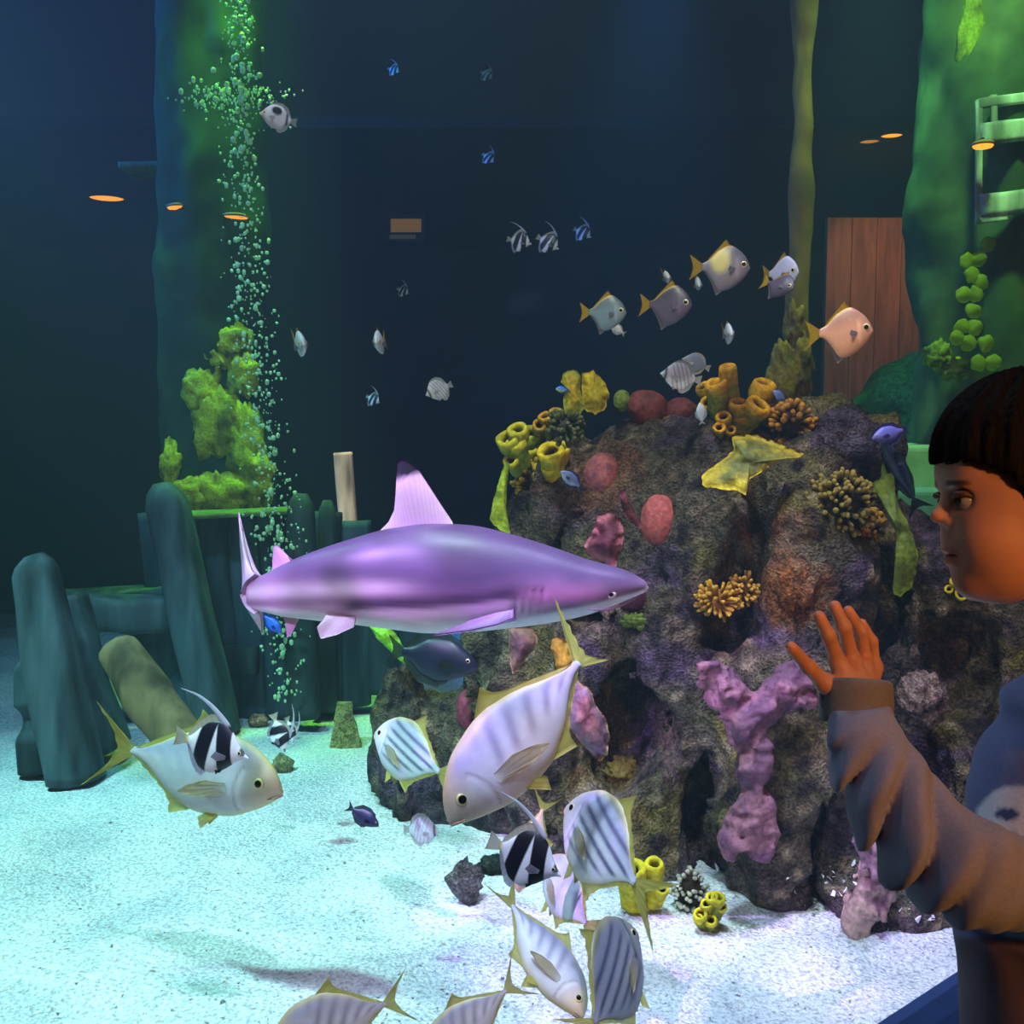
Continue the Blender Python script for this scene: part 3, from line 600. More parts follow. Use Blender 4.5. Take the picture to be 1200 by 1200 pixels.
    for sd in (-1, 1):
        yb = sd * 48
        fin('pelvic_fin', [(415, yb, 442), (340, yb + 4, 438)], [(412, yb + sd * 14, 462), (372, yb + sd * 26, 480), (332, yb + sd * 30, 490), (322, yb + sd * 26, 462), (338, yb + sd * 8, 440)], .014, (206, 172, 196))
        yb = sd * 92
        fin('pectoral_fin', [(815, yb, 428), (760, yb + sd * 6, 440), (700, yb + sd * 2, 458)], [(812, yb + sd * 12, 436), (770, yb + sd * 30, 450), (700, yb + sd * 52, 463), (615, yb + sd * 62, 472), (640, yb + sd * 46, 468), (690, yb + sd * 20, 464)], .022, (150, 112, 150), (104, 76, 116))
    for sd in (-1, 1):
        wloc = float(np.interp(1054, X, wd)); yv = sd * wloc * 0.93
        ev = []; ec = []
        for i in range(9):
            a2 = PI * .5 * i / 8
            for j in range(20):
                b2 = 2 * PI * j / 20; ev.append((1054 + 15 * math.sin(a2) * math.cos(b2), yv - sd * 5 + sd * 9 * math.cos(a2), 380 + 12 * math.sin(a2) * math.sin(b2)))
                ec.append(lin((16, 10, 20)) if i < 3 else lin((216, 196, 186) if i < 7 else (110, 70, 96)))
        ef = grid_faces(9, 20, True); ef.append(list(range(160, 180)))
        mk('eye', cv(*V3(ev).T), ef, M_eye(), root, np.array(ec))
        mw = lambda x: float(np.interp(x, X, wd))
        mpts = [(1118, sd * mw(1118) * .50, 396), (1075, sd * mw(1075) * .62, 412), (1030, sd * mw(1030) * .72, 420), (1000, sd * mw(1000) * .82, 418)]
        mv, mf = tube_path(cv(*V3(mpts).T), [.0015, .0028, .0028, .001], 8, 24); mk('mouth', mv, mf, sk, root, (150, 110, 140))
    return root
shark()

# ------------------------------------------------------------------ the school
TG = 'golden trevallies near the reef'
fish('golden_trevally', 'trevally', (525, 963), (714, 732), 1.95, 2.05, 'large silvery trevally nosing down in the middle below the shark', 'fish', TG, flip=False, tailyaw=40, bend=0.05, hscale=.92, tail_pts=[(-1.0, .23), (-.9, .075), (-.86, 0), (-.88, -.04), (-.93, -.10)])
fish('golden_trevally', 'trevally', (331, 928), (112, 868), 2.55, 2.7, 'pale silver trevally over the white sand with a banded fish alongside it', 'fish', TG, colf=c_trevally_plain, tailyaw=20, hscale=1.03)
fish('golden_trevally', 'trevally', (441, 858), (536, 918), 3.02, 2.72, 'pale green trevally at the left foot of the rock, its head up', 'fish', TG, up=(.42, .9), hscale=1.1, colf=c_trevally_striped, tailyaw=25)
fish('golden_trevally', 'trevally', (666, 944), (768, 1062), 2.26, 1.92, 'boldly striped trevally with head up and yellow tail over yellow sponge', 'fish', TG, up=(.5, .86), colf=c_trevally_striped, hscale=1.25, tailyaw=30, tail_pts=[(-1.0, .14), (-.92, .05), (-.86, 0), (-.92, -.07), (-1.06, -.22)])
fish('golden_trevally', 'trevally', (640, 1008), (700, 1104), 2.5, 2.2, 'pale teal trevally half hidden behind dark striped trevally', 'fish', TG, up=(.5, .86), colf=c_trevally_plain, hscale=1.0, tailyaw=30)
fish('golden_trevally', 'trevally', (742, 1088), (682, 1232), 2.04, 1.74, 'dark grey striped trevally with rounded back at the bottom edge', 'fish', TG, up=(-.5, .86), colf=c_trevally_dark, hscale=1.3, tailyaw=-20)
fish('golden_trevally', 'trevally', (684, 1192), (580, 1030), 1.85, 2.0, 'thin trevally diving toward the sand with long yellow tail lobe', 'fish', TG, flip=True, roll=35, hscale=.9, tailyaw=30, tail_pts=[(-1.12, .16), (-.92, .06), (-.86, 0), (-.9, -.06), (-1.02, -.14)])
fish('golden_trevally', 'trevally', (492, 1245), (618, 1140), 1.80, 1.85, 'pinkish trevally cut off by the bottom edge, yellow forked tail raised', 'fish', TG, flip=False, roll=0, hscale=.95)
fish('golden_trevally', 'trevally', (318, 1222), (485, 1165), 1.80, 1.85, 'lavender trevally at the bottom left corner of the school, tail to the right', 'fish', TG, flip=False, hscale=1.15)
fish('golden_trevally', 'trevally', (606, 1045), (643, 925), 2.2, 2.3, 'peach tinted trevally diving behind the black banded fish', 'fish', TG, flip=False, roll=25, colf=c_solid((222, 190, 160), (232, 214, 190)), hscale=1.0)
BG = 'black and white bannerfish'
fish('bannerfish', 'banner', (658, 1026), (572, 984), 1.65, 1.7, 'black and white bannerfish with long streamer in the foreground', 'fish', BG, colf=c_banner, hscale=1.0)
fish('bannerfish', 'banner', (291, 888), (205, 862), 2.35, 2.4, 'violet and white bannerfish swimming alongside the pale trevally', 'fish', BG, colf=c_banner, hscale=.92)
fish('bannerfish', 'banner', (334, 884), (320, 836), 3.4, 3.43, 'slim bannerfish head down over the small round stone', 'fish', BG, flip=True, colf=c_banner, hscale=.7, lod=1)
fish('bannerfish', 'banner', (344, 872), (336, 840), 3.55, 3.58, 'faint slim bannerfish just right of another one above the stone', 'fish', BG, flip=True, colf=c_banner, hscale=.6, lod=2)
BF = [((623, 286), (594, 280), 4.0, 'first of three small bannerfish in the dark water above the sponges, leftmost'), ((655, 292), (629, 277), 4.2, 'middle one of three small bannerfish in the dark water above the sponges'), ((693, 278), (672, 268), 5.2, 'dim rightmost one of three small bannerfish above the sponges'),
      ((579, 190), (565, 180), 5.4, 'dim bannerfish alone high in the dark water'), ((577, 92), (563, 84), 5.8, 'dim pale bannerfish highest in the middle of the water'), ((445, 472), (429, 464), 4.8, 'green lit bannerfish left of the white butterflyfish'),
      ((479, 344), (465, 338), 5.6, 'tiny dim green bannerfish above the shark fin'), ((468, 84), (454, 80), 6.2, 'very faint bannerfish near the top of the water')]
for (a, b, d, lb) in BF: fish('bannerfish', 'banner', a, b, d, d + .03, lb, 'fish', BG, colf=c_banner, lod=2 if d > 4.5 else 1, hscale=1.15)
MG = 'silver moonyfish above the reef'
MF = [((734, 366), (679, 366), 3.0, 3.02, (112, 128, 132), 'grey silver moonyfish leftmost in the row above the sponges', 1), ((811, 357), (749, 357), 2.95, 3.0, (92, 78, 92), 'dark mauve moonyfish with big eye, second in the row', 1), ((879, 313), (808, 313), 2.9, 2.92, (126, 116, 128), 'silver moonyfish highest in the row with a bright yellow shoulder', 1),
      ((1023, 386), (944, 392), 2.6, 2.62, (226, 158, 120), 'moonyfish with orange light in its colour at the right before the wooden panel', 1)]  # orange light on the last fish is painted into its body colour
for (a, b, d1, d2, r, lb, lo) in MF: fish('moonyfish', 'mono', a, b, d1, d2, lb, 'fish', MG, colf=c_mono_of(r, a[1] == 313), lod=lo, hscale=1.12)
fish('moonyfish', 'mono', (936, 318), (893, 322), 2.95, 3.05, 'violet white moonyfish beside the thin mossy pillar', 'fish', MG, colf=c_solid((190, 190, 226), (206, 206, 236)), hscale=1.1, lod=1)
fish('moonyfish', 'mono', (930, 338), (893, 330), 2.85, 2.93, 'dark moonyfish overlapping a violet white one', 'fish', MG, colf=c_solid((84, 70, 86), (70, 58, 72)), hscale=1.0, roll=15, lod=1)
for (a, b, d1, d2, up, lb) in [((858, 392), (846, 388), 2.9, 3.02, (-.12, 1), 'narrow moonyfish seen head on above the tube sponges'), ((357, 405), (343, 398), 3.0, 3.14, (-.25, 1), 'yellow backed moonyfish seen head on near the bubbles'), ((440, 402), (452, 398), 3.0, 3.14, (-.14, 1), 'pale moonyfish seen head on above the dark fin tip of shark'),
                            ((820, 336), (814, 326), 3.1, 3.2, (-.1, 1), 'pale slip of a moonyfish behind the highest one'), ((784, 326), (776, 322), 3.1, 3.2, (-.3, 1), 'pale slip of a moonyfish behind the dark mauve one')]:
    fish('moonyfish', 'mono', a, b, d1, d2, lb, 'fish', MG, up=up, colf=c_solid((188, 190, 196), (206, 206, 210)), lod=1, hscale=.55 if '336' in str(a) or '326' in str(a) else .72)
WG = 'small white reef fish'
fish('butterflyfish', 'butter', (304, 132), (348, 144), 3.4, 3.45, 'white butterflyfish with black patch near the top of the bubbles', 'fish', WG, colf=c_butter_patch, hscale=1.1)
fish('butterflyfish', 'butter', (499, 463), (530, 450), 3.6, 3.65, 'white butterflyfish in open water above the shark back', 'fish', WG, colf=c_butter, hscale=1.15)
fish('butterflyfish', 'butter', (774, 437), (822, 446), 3.1, 3.12, 'bright white butterflyfish left of the yellow tube sponges', 'fish', WG, colf=c_butter, hscale=1.1)
fish('butterflyfish', 'butter', (799, 420), (832, 432), 3.25, 3.27, 'grey butterflyfish behind the bright white one', 'fish', WG, colf=c_solid((130, 136, 160)), lod=1)
fish('butterflyfish', 'butter', (515, 974), (473, 972), 2.9, 2.95, 'bluish striped butterflyfish at the shadowed foot of the rock', 'fish', WG, colf=c_butter, hscale=1.15, lod=1)
fish('damselfish', 'tang', (714, 380), (733, 392), 3.2, 3.22, 'white damselfish under the leftmost moonyfish', 'fish', WG, colf=c_solid((236, 240, 246)), finc=(230, 236, 240), lod=1)
fish('damselfish', 'tang', (651, 456), (667, 457), 3.2, 3.22, 'tiny blue and yellow damselfish beside the yellow leaf sponge', 'fish', WG, colf=c_solid((60, 140, 240), (210, 230, 90)), finc=(60, 120, 240), lod=2)
fish('damselfish', 'tang', (820, 472), (823, 498), 3.1, 3.12, 'white damselfish nosing up beside the red ball corals', 'fish', WG, colf=c_solid((220, 226, 236)), finc=(210, 216, 226), lod=2)
fish('damselfish', 'tang', (906, 458), (922, 470), 3.1, 3.12, 'small blue damselfish behind the tube sponges', 'fish', WG, colf=c_solid((140, 170, 236)), finc=(140, 170, 230), lod=2)
fish('damselfish', 'tang', (657, 552), (684, 574), 3.0, 3.02, 'grey blue damselfish left of the pink ball sponge', 'fish', WG, flip=False, colf=c_solid((90, 104, 140), (150, 165, 190)), finc=(60, 70, 110), lod=1)
fish('damselfish', 'tang', (444, 968), (406, 944), 2.7, 2.72, 'black damselfish over the white sand', 'fish', None, colf=c_solid((30, 32, 66)), finc=(24, 24, 52), lod=1)
fish('blue_tang', 'tang', (1022, 514), (1066, 502), 2.9, 2.92, 'violet blue tang at the right shoulder of the rock', 'fish', None, colf=c_solid((110, 110, 190), (90, 84, 150)), finc=(64, 60, 130), hscale=1.0, lod=1)
fish('wrasse', 'tang', (1030, 508), (1080, 602), 2.95, 3.0, 'long dark wrasse gliding down past the blue tang', 'fish', None, flip=True, colf=c_solid((34, 44, 70), (50, 70, 90)), finc=(24, 34, 60), hscale=.42, lod=1)
fish('blue_tang', 'tang', (330, 742), (306, 718), 3.6, 3.62, 'bright blue tang behind the shark tail', 'fish', None, colf=c_solid((50, 100, 220)), finc=(40, 80, 200), hscale=.9, lod=1)
fish('surgeonfish', 'tang', (560, 782), (452, 760), 3.15, 3.2, 'dark navy surgeonfish hiding under the shark belly', 'fish', None, colf=c_solid((24, 30, 52)), finc=(60, 80, 70), hscale=1.1, lod=0)
#PART3
# ------------------------------------------------------------------ corals and sponges on the rock
def rockpt(px, py, lift=0.0, default=3.2):
    p, n = on_rock(px, py, default); v = V3(ray(px, py)); v /= np.linalg.norm(v); return p - v * lift, n
def mpx(d): return d / FPX
YEL = (196, 176, 28); YGR = (150, 160, 40); ORG = (196, 140, 36)
def tube_sponge(label, tubes, col, rim, d, name='tube_sponge', cat='sponge', group='yellow tube sponges on the rock', seed=0, lean=0.35):
    """tubes: (base px, tip px, radius px)"""
    c = P(tubes[0][0][0], tubes[0][0][1], d); root = empty(name, trans(c), label, cat, group)
    for k, (b, t, r) in enumerate(tubes):
        hb, _ = on_rock(b[0], b[1], d); dd = depth(hb); dd = min(max(dd, d - .25), d + .35)
        B0 = P(b[0], b[1], dd + .02); r = r * mpx(dd); Ln = math.hypot(t[0] - b[0], t[1] - b[1]) * mpx(dd)
        T0 = P(t[0], t[1], dd - max(Ln * lean, r * 1.3)); ax = T0 - B0; h = np.linalg.norm(ax)
        pr = [(r * .75, -.02), (r * .82, h * .25), (r * .95, h * .55), (r * 1.08, h * .85), (r * 1.02, h * .97), (r * .86, h), (r * .62, h * .97), (r * .52, h * .86), (r * .42, h * .6), (r * .02, h * .55)]
        pr = np.array(pr); pr = resample(pr, 26); v, f = lathe(pr, B0, ax, 20, r * .12, seed + k)
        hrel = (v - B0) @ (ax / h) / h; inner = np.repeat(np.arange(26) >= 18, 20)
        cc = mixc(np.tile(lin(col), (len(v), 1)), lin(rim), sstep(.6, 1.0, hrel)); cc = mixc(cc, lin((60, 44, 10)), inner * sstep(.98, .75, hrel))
        cc = cc * (1 + .25 * fbm(v, 40, 2, 5))[:, None]
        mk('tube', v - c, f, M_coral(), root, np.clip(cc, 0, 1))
    return root
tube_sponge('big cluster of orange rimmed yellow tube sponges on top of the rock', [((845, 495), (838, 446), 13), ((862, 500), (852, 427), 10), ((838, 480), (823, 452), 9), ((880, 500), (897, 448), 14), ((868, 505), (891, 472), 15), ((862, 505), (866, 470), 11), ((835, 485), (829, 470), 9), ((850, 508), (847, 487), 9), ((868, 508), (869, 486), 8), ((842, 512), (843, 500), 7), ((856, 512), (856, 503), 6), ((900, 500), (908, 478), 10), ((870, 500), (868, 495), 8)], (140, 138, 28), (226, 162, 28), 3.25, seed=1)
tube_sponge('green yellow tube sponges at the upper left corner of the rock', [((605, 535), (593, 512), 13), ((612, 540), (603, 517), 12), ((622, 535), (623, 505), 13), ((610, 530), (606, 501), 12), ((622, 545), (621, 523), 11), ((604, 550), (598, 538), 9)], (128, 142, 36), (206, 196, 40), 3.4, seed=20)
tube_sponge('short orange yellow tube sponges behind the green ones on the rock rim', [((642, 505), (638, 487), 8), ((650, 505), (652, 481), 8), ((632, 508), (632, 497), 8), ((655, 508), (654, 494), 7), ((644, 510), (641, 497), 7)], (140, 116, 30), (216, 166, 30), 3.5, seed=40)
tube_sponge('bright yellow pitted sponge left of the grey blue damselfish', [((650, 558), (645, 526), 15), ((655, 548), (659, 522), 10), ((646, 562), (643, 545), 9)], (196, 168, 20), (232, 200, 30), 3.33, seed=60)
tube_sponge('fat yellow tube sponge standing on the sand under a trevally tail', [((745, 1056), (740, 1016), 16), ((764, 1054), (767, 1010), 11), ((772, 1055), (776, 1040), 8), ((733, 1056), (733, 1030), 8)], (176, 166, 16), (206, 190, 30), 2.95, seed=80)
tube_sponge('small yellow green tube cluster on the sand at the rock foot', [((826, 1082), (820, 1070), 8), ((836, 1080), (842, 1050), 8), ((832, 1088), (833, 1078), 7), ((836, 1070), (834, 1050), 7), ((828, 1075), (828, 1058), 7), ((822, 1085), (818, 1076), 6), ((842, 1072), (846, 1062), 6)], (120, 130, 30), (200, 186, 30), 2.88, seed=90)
tube_sponge('little yellow tube sponges on the dark rock below the boy chin', [((1118, 690), (1121, 680), 7), ((1124, 700), (1127, 696), 7), ((1112, 695), (1112, 690), 5), ((1140, 702), (1138, 696), 6)], (150, 140, 24), (226, 200, 40), 3.05, seed=100)

def rock_lump(name, label, cat, px, py, rx, ry, rz=None, col=(150, 80, 76), amp=.08, freq=1.6, seed=0, group=None, default=3.2, sink=.45, col2=None, dd=None):
    p, n = on_rock(px, py, default)
    if dd: p = P(px, py, dd)
    k = mpx(depth(p)); r = V3((rx * k, (rz or min(rx, ry)) * k, ry * k)); v, f = lump(r, amp, freq, seed, 26, 40)
    cc = np.tile(lin(col), (len(v), 1)); cc = mixc(cc, lin(col2 or tuple(x * .7 for x in col)), fbm(v / max(r), 3.0, 3, seed) * 1.2)
    ray_ = V3(ray(px, py)); ray_ /= np.linalg.norm(ray_); c = p + ray_ * r[1] * (sink - .3)
    o = mk(name, v, f, M_rock() if name == 'bumpy_coral' else M_coral(), None, np.clip(cc, 0, 1)); o.location = c; return tag(o, label, cat, group)
BC = 'round ball sponges on the rock'
rock_lump('ball_sponge', 'pink barrel shaped sponge near the upper left of rock', 'sponge', 705, 556, 21, 26, col=(176, 96, 92), col2=(130, 70, 96), group=BC, seed=1)
rock_lump('ball_sponge', 'smooth salmon pink egg shaped sponge above the shark nose', 'sponge', 773, 612, 23, 33, col=(196, 96, 90), col2=(160, 78, 84), group=BC, seed=2, amp=.05)
rock_lump('ball_sponge', 'dark red ball sponge on the rock top, left of a pair', 'sponge', 758, 478, 24, 22, col=(128, 60, 58), group=BC, seed=3, dd=3.5)
rock_lump('ball_sponge', 'dark red ball sponge on the rock top, right of a pair', 'sponge', 798, 482, 20, 16, col=(120, 56, 58), group=BC, seed=4, dd=3.5)
rock_lump('ball_sponge', 'raspberry red sponge at the left foot of rock behind the trevally', 'sponge', 551, 833, 17, 27, col=(150, 62, 84), group=BC, seed=5)
rock_lump('ball_sponge', 'plum coloured round sponge under the shark nose', 'sponge', 742, 700, 19, 18, col=(86, 34, 62), group=BC, seed=6)
rock_lump('green_sponge', 'small green knob sponge left of the red ball sponges', 'sponge', 729, 470, 10, 13, col=(120, 140, 50), seed=7, dd=3.5)
rock_lump('moss_ball', 'fuzzy olive coral patch right of the striped trevally head', 'coral', 730, 905, 20, 16, col=(120, 110, 40), amp=.35, freq=5, seed=8)
rock_lump('moss_ball', 'fuzzy green coral patch under the plum coloured sponge', 'coral', 748, 728, 18, 9, col=(96, 116, 40), amp=.35, freq=5, seed=9)
rock_lump('bumpy_coral', 'round bumpy brown coral to the right of the hand', 'coral', 1080, 820, 28, 30, col=(150, 122, 112), col2=(70, 50, 56), amp=.28, freq=4.5, seed=10, dd=3.02)
rock_lump('bumpy_coral', 'knobbly violet grey boulder coral on the right shoulder of the rock', 'coral', 985, 525, 46, 42, col=(98, 84, 100), amp=.3, freq=3.5, seed=11)
rock_lump('bumpy_coral', 'orange fuzzy coral patch above the boy hand', 'coral', 930, 688, 19, 26, rz=8, col=(168, 98, 56), col2=(120, 84, 60), amp=.3, freq=5, seed=12, sink=.5)

def sheet(name, label, outline, d, bulge=.05, tilt=(0, 0), thick=.014, wave=.015, col=(180, 170, 40), colb=None, cat='sponge', nb=72, nrng=9, seed=0, follow=False, group=None, edge=None, mat=None):
    """a leafy plate: outline in pixels, standing at depth d, bulging to the glass, with real thickness"""
    o = np.array(outline, float); o = resample(np.concatenate([o, o[:1]]), nb + 1, False)[:-1]; c = o.mean(0)
    th = np.arange(nb); o = c + (o - c) * (1 + .05 * vnoise(np.stack([th * .55, th * 0, th * 0], -1), seed))[:, None]
    fr, bk, cl = [], [], []
    for r in np.linspace(0, 1, nrng):
        for k in range(nb):
            q = c + (o[k] - c) * r; dd = d + tilt[0] * (q[0] - c[0]) / 100 + tilt[1] * (q[1] - c[1]) / 100 - bulge * (1 - r * r)
            w = wave * 1.3 * float(vnoise(np.array([q[0] / 13, q[1] / 13, seed]), seed)) + wave * 1.0 * r * r * float(vnoise(np.array([q[0] / 6, q[1] / 6, seed + 3.3]), seed + 1))
            pt = P(q[0], q[1], dd + w); tt = thick * (1 - .75 * r ** 3); v = V3(ray(q[0], q[1]))
            fr.append(pt); bk.append(pt + v * tt); cl.append((r, q[0], q[1]))
    g = grid_faces(nrng, nb, True); n = nrng * nb; f = [x[::-1] for x in g] + [[i + n for i in x] for x in g]
    L0 = (nrng - 1) * nb
    for k in range(nb): a, b = L0 + k, L0 + (k + 1) % nb; f.append([a, b, b + n, a + n])
    v = np.array(fr + bk); cl = np.array(cl + cl); nz = fbm(v, 24, 3, seed)
    cc = mixc(np.tile(lin(col), (len(v), 1)), lin(colb or col), sstep(.35, .95, cl[:, 0] + .3 * nz)); cc = cc * (1 + .22 * nz)[:, None]
    if edge: cc = mixc(cc, lin(edge), sstep(.88, .97, cl[:, 0]))
    ctr = P(c[0], c[1], d); ob = mk(name, v - ctr, f, mat or M_coral(), None, np.clip(cc, 0, 1)); ob.location = ctr
    return tag(ob, label, cat, group)
sheet('plate_sponge', 'broad ragged yellow plate sponge draped over the rock top', [(858, 512), (885, 508), (905, 518), (945, 531), (940, 536), (920, 538), (905, 543), (893, 552), (878, 562), (874, 580), (862, 574), (840, 572), (822, 570), (821, 560), (834, 547), (852, 535), (860, 526)], 2.96, .04, (0.03, -.22), .02, .014, (98, 100, 44), (170, 150, 32), edge=(200, 170, 30), seed=1)
sheet('leaf_sponge', 'tall rounded yellow leaf sponge on the rock rim, right of a pair', [(682, 437), (695, 434), (708, 446), (714, 462), (709, 480), (698, 486), (684, 480), (682, 462)], 3.42, .03, (0, 0), .03, .008, (176, 158, 26), (196, 170, 30), seed=2)
sheet('leaf_sponge', 'rounded yellow leaf sponge on the rock rim, left of a pair', [(660, 438), (672, 432), (681, 440), (680, 455), (686, 478), (676, 490), (662, 486), (660, 468), (664, 455), (657, 448)], 3.38, .03, (0, 0), .03, .008, (190, 160, 24), (150, 150, 36), seed=3)
sheet('leaf_sponge', 'yellow green strap sponge hanging down the left edge of the rock', [(592, 540), (597, 545), (594, 570), (593, 595), (598, 624), (585, 622), (574, 608), (577, 590), (584, 565)], 3.35, .02, (0, 0), .02, .008, (176, 190, 40), (150, 176, 40), seed=4)
sheet('leaf_sponge', 'lime green strap sponge under the tail half of the shark', [(432, 733), (452, 733), (464, 742), (474, 760), (481, 781), (470, 776), (456, 762), (443, 750)], 3.3, .02, (0, 0), .02, .008, (160, 226, 40), (130, 200, 60), seed=5)
sheet('leaf_sponge', 'long olive green strap sponge hanging on the right side of the rock', [(1036, 536), (1048, 548), (1046, 566), (1052, 590), (1068, 620), (1076, 650), (1074, 672), (1068, 690), (1056, 701), (1046, 694), (1048, 670), (1056, 652), (1054, 632), (1042, 608), (1034, 590), (1022, 570), (1032, 556)], 2.98, .04, (0, 0), .03, .01, (104, 124, 44), (116, 136, 40), seed=6)
sheet('ruffle_sponge', 'dusty pink leaf sponge right of the diving trevally tail', [(670, 790), (684, 802), (694, 812), (697, 825), (710, 842), (715, 862), (712, 884), (704, 893), (694, 886), (680, 870), (666, 850), (664, 830), (668, 808)], 2.9, .04, (0, 0), .03, .014, (150, 92, 100), (120, 90, 110), edge=(170, 130, 80), seed=7)
sheet('ruffle_sponge', 'brownish pink leaf sponge under the middle of the shark', [(596, 736), (622, 735), (630, 748), (627, 762), (618, 768), (612, 780), (600, 792), (597, 770)], 3.15, .03, (0, 0), .03, .01, (120, 74, 90), (130, 96, 84), edge=(170, 130, 96), seed=8)
sheet('ruffle_sponge', 'mustard frilled coral behind the raised trevally tail', [(648, 746), (660, 750), (670, 756), (676, 778), (668, 796), (654, 792), (650, 772), (645, 758)], 3.05, .03, (0, 0), .03, .016, (180, 130, 40), (160, 116, 40), seed=9, cat='coral')
sheet('ruffle_sponge', 'dark red ruffled coral just above the shark head', [(700, 606), (716, 600), (728, 610), (732, 630), (726, 650), (722, 664), (704, 660), (690, 652), (684, 640), (694, 622)], 3.0, .04, (0, 0), .03, .03, (84, 30, 44), (160, 90, 96), seed=10, cat='coral')
sheet('ruffle_sponge', 'dark red branching seaweed between the two pink sponges', [(724, 578), (732, 574), (738, 590), (744, 604), (752, 612), (750, 622), (740, 612), (732, 604), (728, 592)], 3.05, .02, (0, 0), .02, .01, (88, 34, 40), (100, 40, 50), seed=11, cat='seaweed', nb=40, nrng=5)

def knob_coral(label, outline_c, rx, ry, n, kr, klen, col, tip, seed=0, base=(50, 40, 30), dd=None, name='branching_coral', group=None, frill=False):
    """a low mound with many finger tips; the tips are past counting: one stuff part"""
    p, nn = on_rock(*outline_c); d = dd or depth(p); k = mpx(d); c = P(outline_c[0], outline_c[1], d)
    root = empty(name, trans(c), label, 'coral', group); r = V3((rx * k, min(rx, ry) * .6 * k, ry * k))
    v, f = lump(r * .8, .12, 2.2, seed, 16, 24); mk('base', v, f, M_coral(), root, base)
    rg = np.random.default_rng(seed); mb = MB()
    for i in range(n):
        while True:
            w = rg.normal(size=3); w /= np.linalg.norm(w)
            if w[1] < .35: break
        b = w * r * .72; ax = w * V3((1, 1, 1)) + rg.normal(size=3) * .25 + V3((0, 0, .25)); ax /= np.linalg.norm(ax); h = klen * k * (.7 + .6 * rg.random()); q = kr * k * (.75 + .5 * rg.random())
        v, f = lathe([(q * .7, 0), (q * .8, h * .4), (q, h * .75), (q * .8, h * .95), (q * .2, h)], b, ax, 7)
        t = (v - b) @ ax / h; mb.add(v, f, mixc(np.tile(lin(col), (len(v), 1)), lin(tip), sstep(.4, 1, t)))
    o = mb.obj('polyps', M_coral(), root); o['kind'] = 'stuff'; return root
knob_coral('dark olive branching coral on the upper right of the rock', (985, 592), 38, 36, 150, 3.0, 15, (44, 38, 18), (150, 128, 50), 1, base=(30, 24, 14))
knob_coral('ochre stubby coral clump right below the olive branching coral', (1017, 617), 17, 20, 70, 3.2, 10, (140, 96, 30), (190, 136, 40), 2)
knob_coral('brown finger coral ball beside the big tube sponge cluster', (928, 498), 20, 22, 70, 3.2, 14, (70, 44, 20), (214, 150, 50), 3, dd=3.25)
knob_coral('yellow finger coral hanging at the upper left of the rock', (622, 566), 15, 26, 60, 3.4, 12, (110, 96, 26), (206, 170, 36), 4)
knob_coral('dark green bushy coral behind the yellow leaf sponges', (662, 502), 20, 15, 60, 3.0, 12, (50, 54, 30), (90, 92, 44), 5)
knob_coral('yellow fringed cup coral in the middle of the rock', (842, 704), 21, 16, 90, 2.4, 13, (150, 104, 26), (196, 150, 44), 6, base=(150, 100, 30), dd=3.06)
knob_coral('mustard fringed coral rising right of the cup coral', (872, 690), 11, 17, 60, 2.2, 10, (140, 100, 34), (190, 140, 50), 7, base=(110, 80, 30), dd=3.06)
knob_coral('dark speckled coral beside the small tube cluster on the sand', (808, 1045), 18, 28, 80, 2.6, 9, (50, 46, 30), (190, 190, 170), 8, dd=3.0)

def sdf_thing(name, label, cat, chain, d, col, col2, h=.006, amp=.012, freq=26, k=.02, seed=0, group=None, edge=None):
    """chain: list of polylines of (px, py, r px)"""
    mp = mpx(d); segs = []
    for ln in chain:
        ln = [(P(a[0], a[1], d + (a[3] if len(a) > 3 else 0)), a[2] * mp) for a in ln]
        segs += [(ln[i], ln[i + 1]) for i in range(len(ln) - 1)] if len(ln) > 1 else [(ln[0], ln[0])]
    def fn(p):
        r = None
        for (a, b) in segs: e = rcone(p, a[0], b[0], a[1], b[1]); r = e if r is None else smin(r, e, k)
        return r + amp * fbm(p, freq, 3, seed) + amp * .8 * np.abs(vnoise(p * freq * .8, seed + 9))
    pts = np.array([s[0] for sg in segs for s in sg]); rr = max(s[1] for sg in segs for s in sg) + amp * 3
    v, f = surf_nets(fn, pts.min(0) - rr, pts.max(0) + rr, h); n = fbm(v, 18, 3, seed + 3)
    cc = mixc(np.tile(lin(col), (len(v), 1)), lin(col2), sstep(-.3, .6, n)); c = pts.mean(0)
    o = mk(name, v - c, f, M_coral(), None, np.clip(cc, 0, 1)); o.location = c; return tag(o, label, cat, group)
sdf_thing('pink_sponge', 'large pink Y shaped sponge on the rock face left of the hand', 'sponge', [[(838, 790, 18), (852, 812, 21), (872, 842, 22), (882, 870, 20), (880, 900, 20, -.01), (884, 940, 18, 0), (884, 968, 24), (892, 994, 17)], [(876, 962, 22), (862, 985, 17), (856, 1000, 10)], [(872, 850, 20), (900, 825, 22), (922, 806, 22), (940, 794, 20), (952, 822, 10)], [(826, 786, 10), (848, 783, 11)], [(846, 815, 12), (852, 838, 7)]], 2.84, (142, 94, 110), (108, 70, 96), seed=2, amp=.016)
sdf_thing('shell_coral', 'tan folded coral block leaning on the sand below the elbow', 'coral', [[(1030, 1028, 18), (1012, 1060, 20), (1006, 1088, 16)], [(1030, 1030, 16), (1040, 1050, 12)], [(998, 1060, 12), (1000, 1085, 12)]], 2.86, (176, 146, 130), (112, 86, 84), seed=4, amp=.03, freq=17)
sdf_thing('shell_coral', 'rough pinkish coral chunk on the rock beside the lower sleeve', 'coral', [[(1012, 985, 16), (1026, 1000, 18)]], 2.78, (130, 100, 108), (84, 62, 76), seed=6, amp=.03, freq=20)

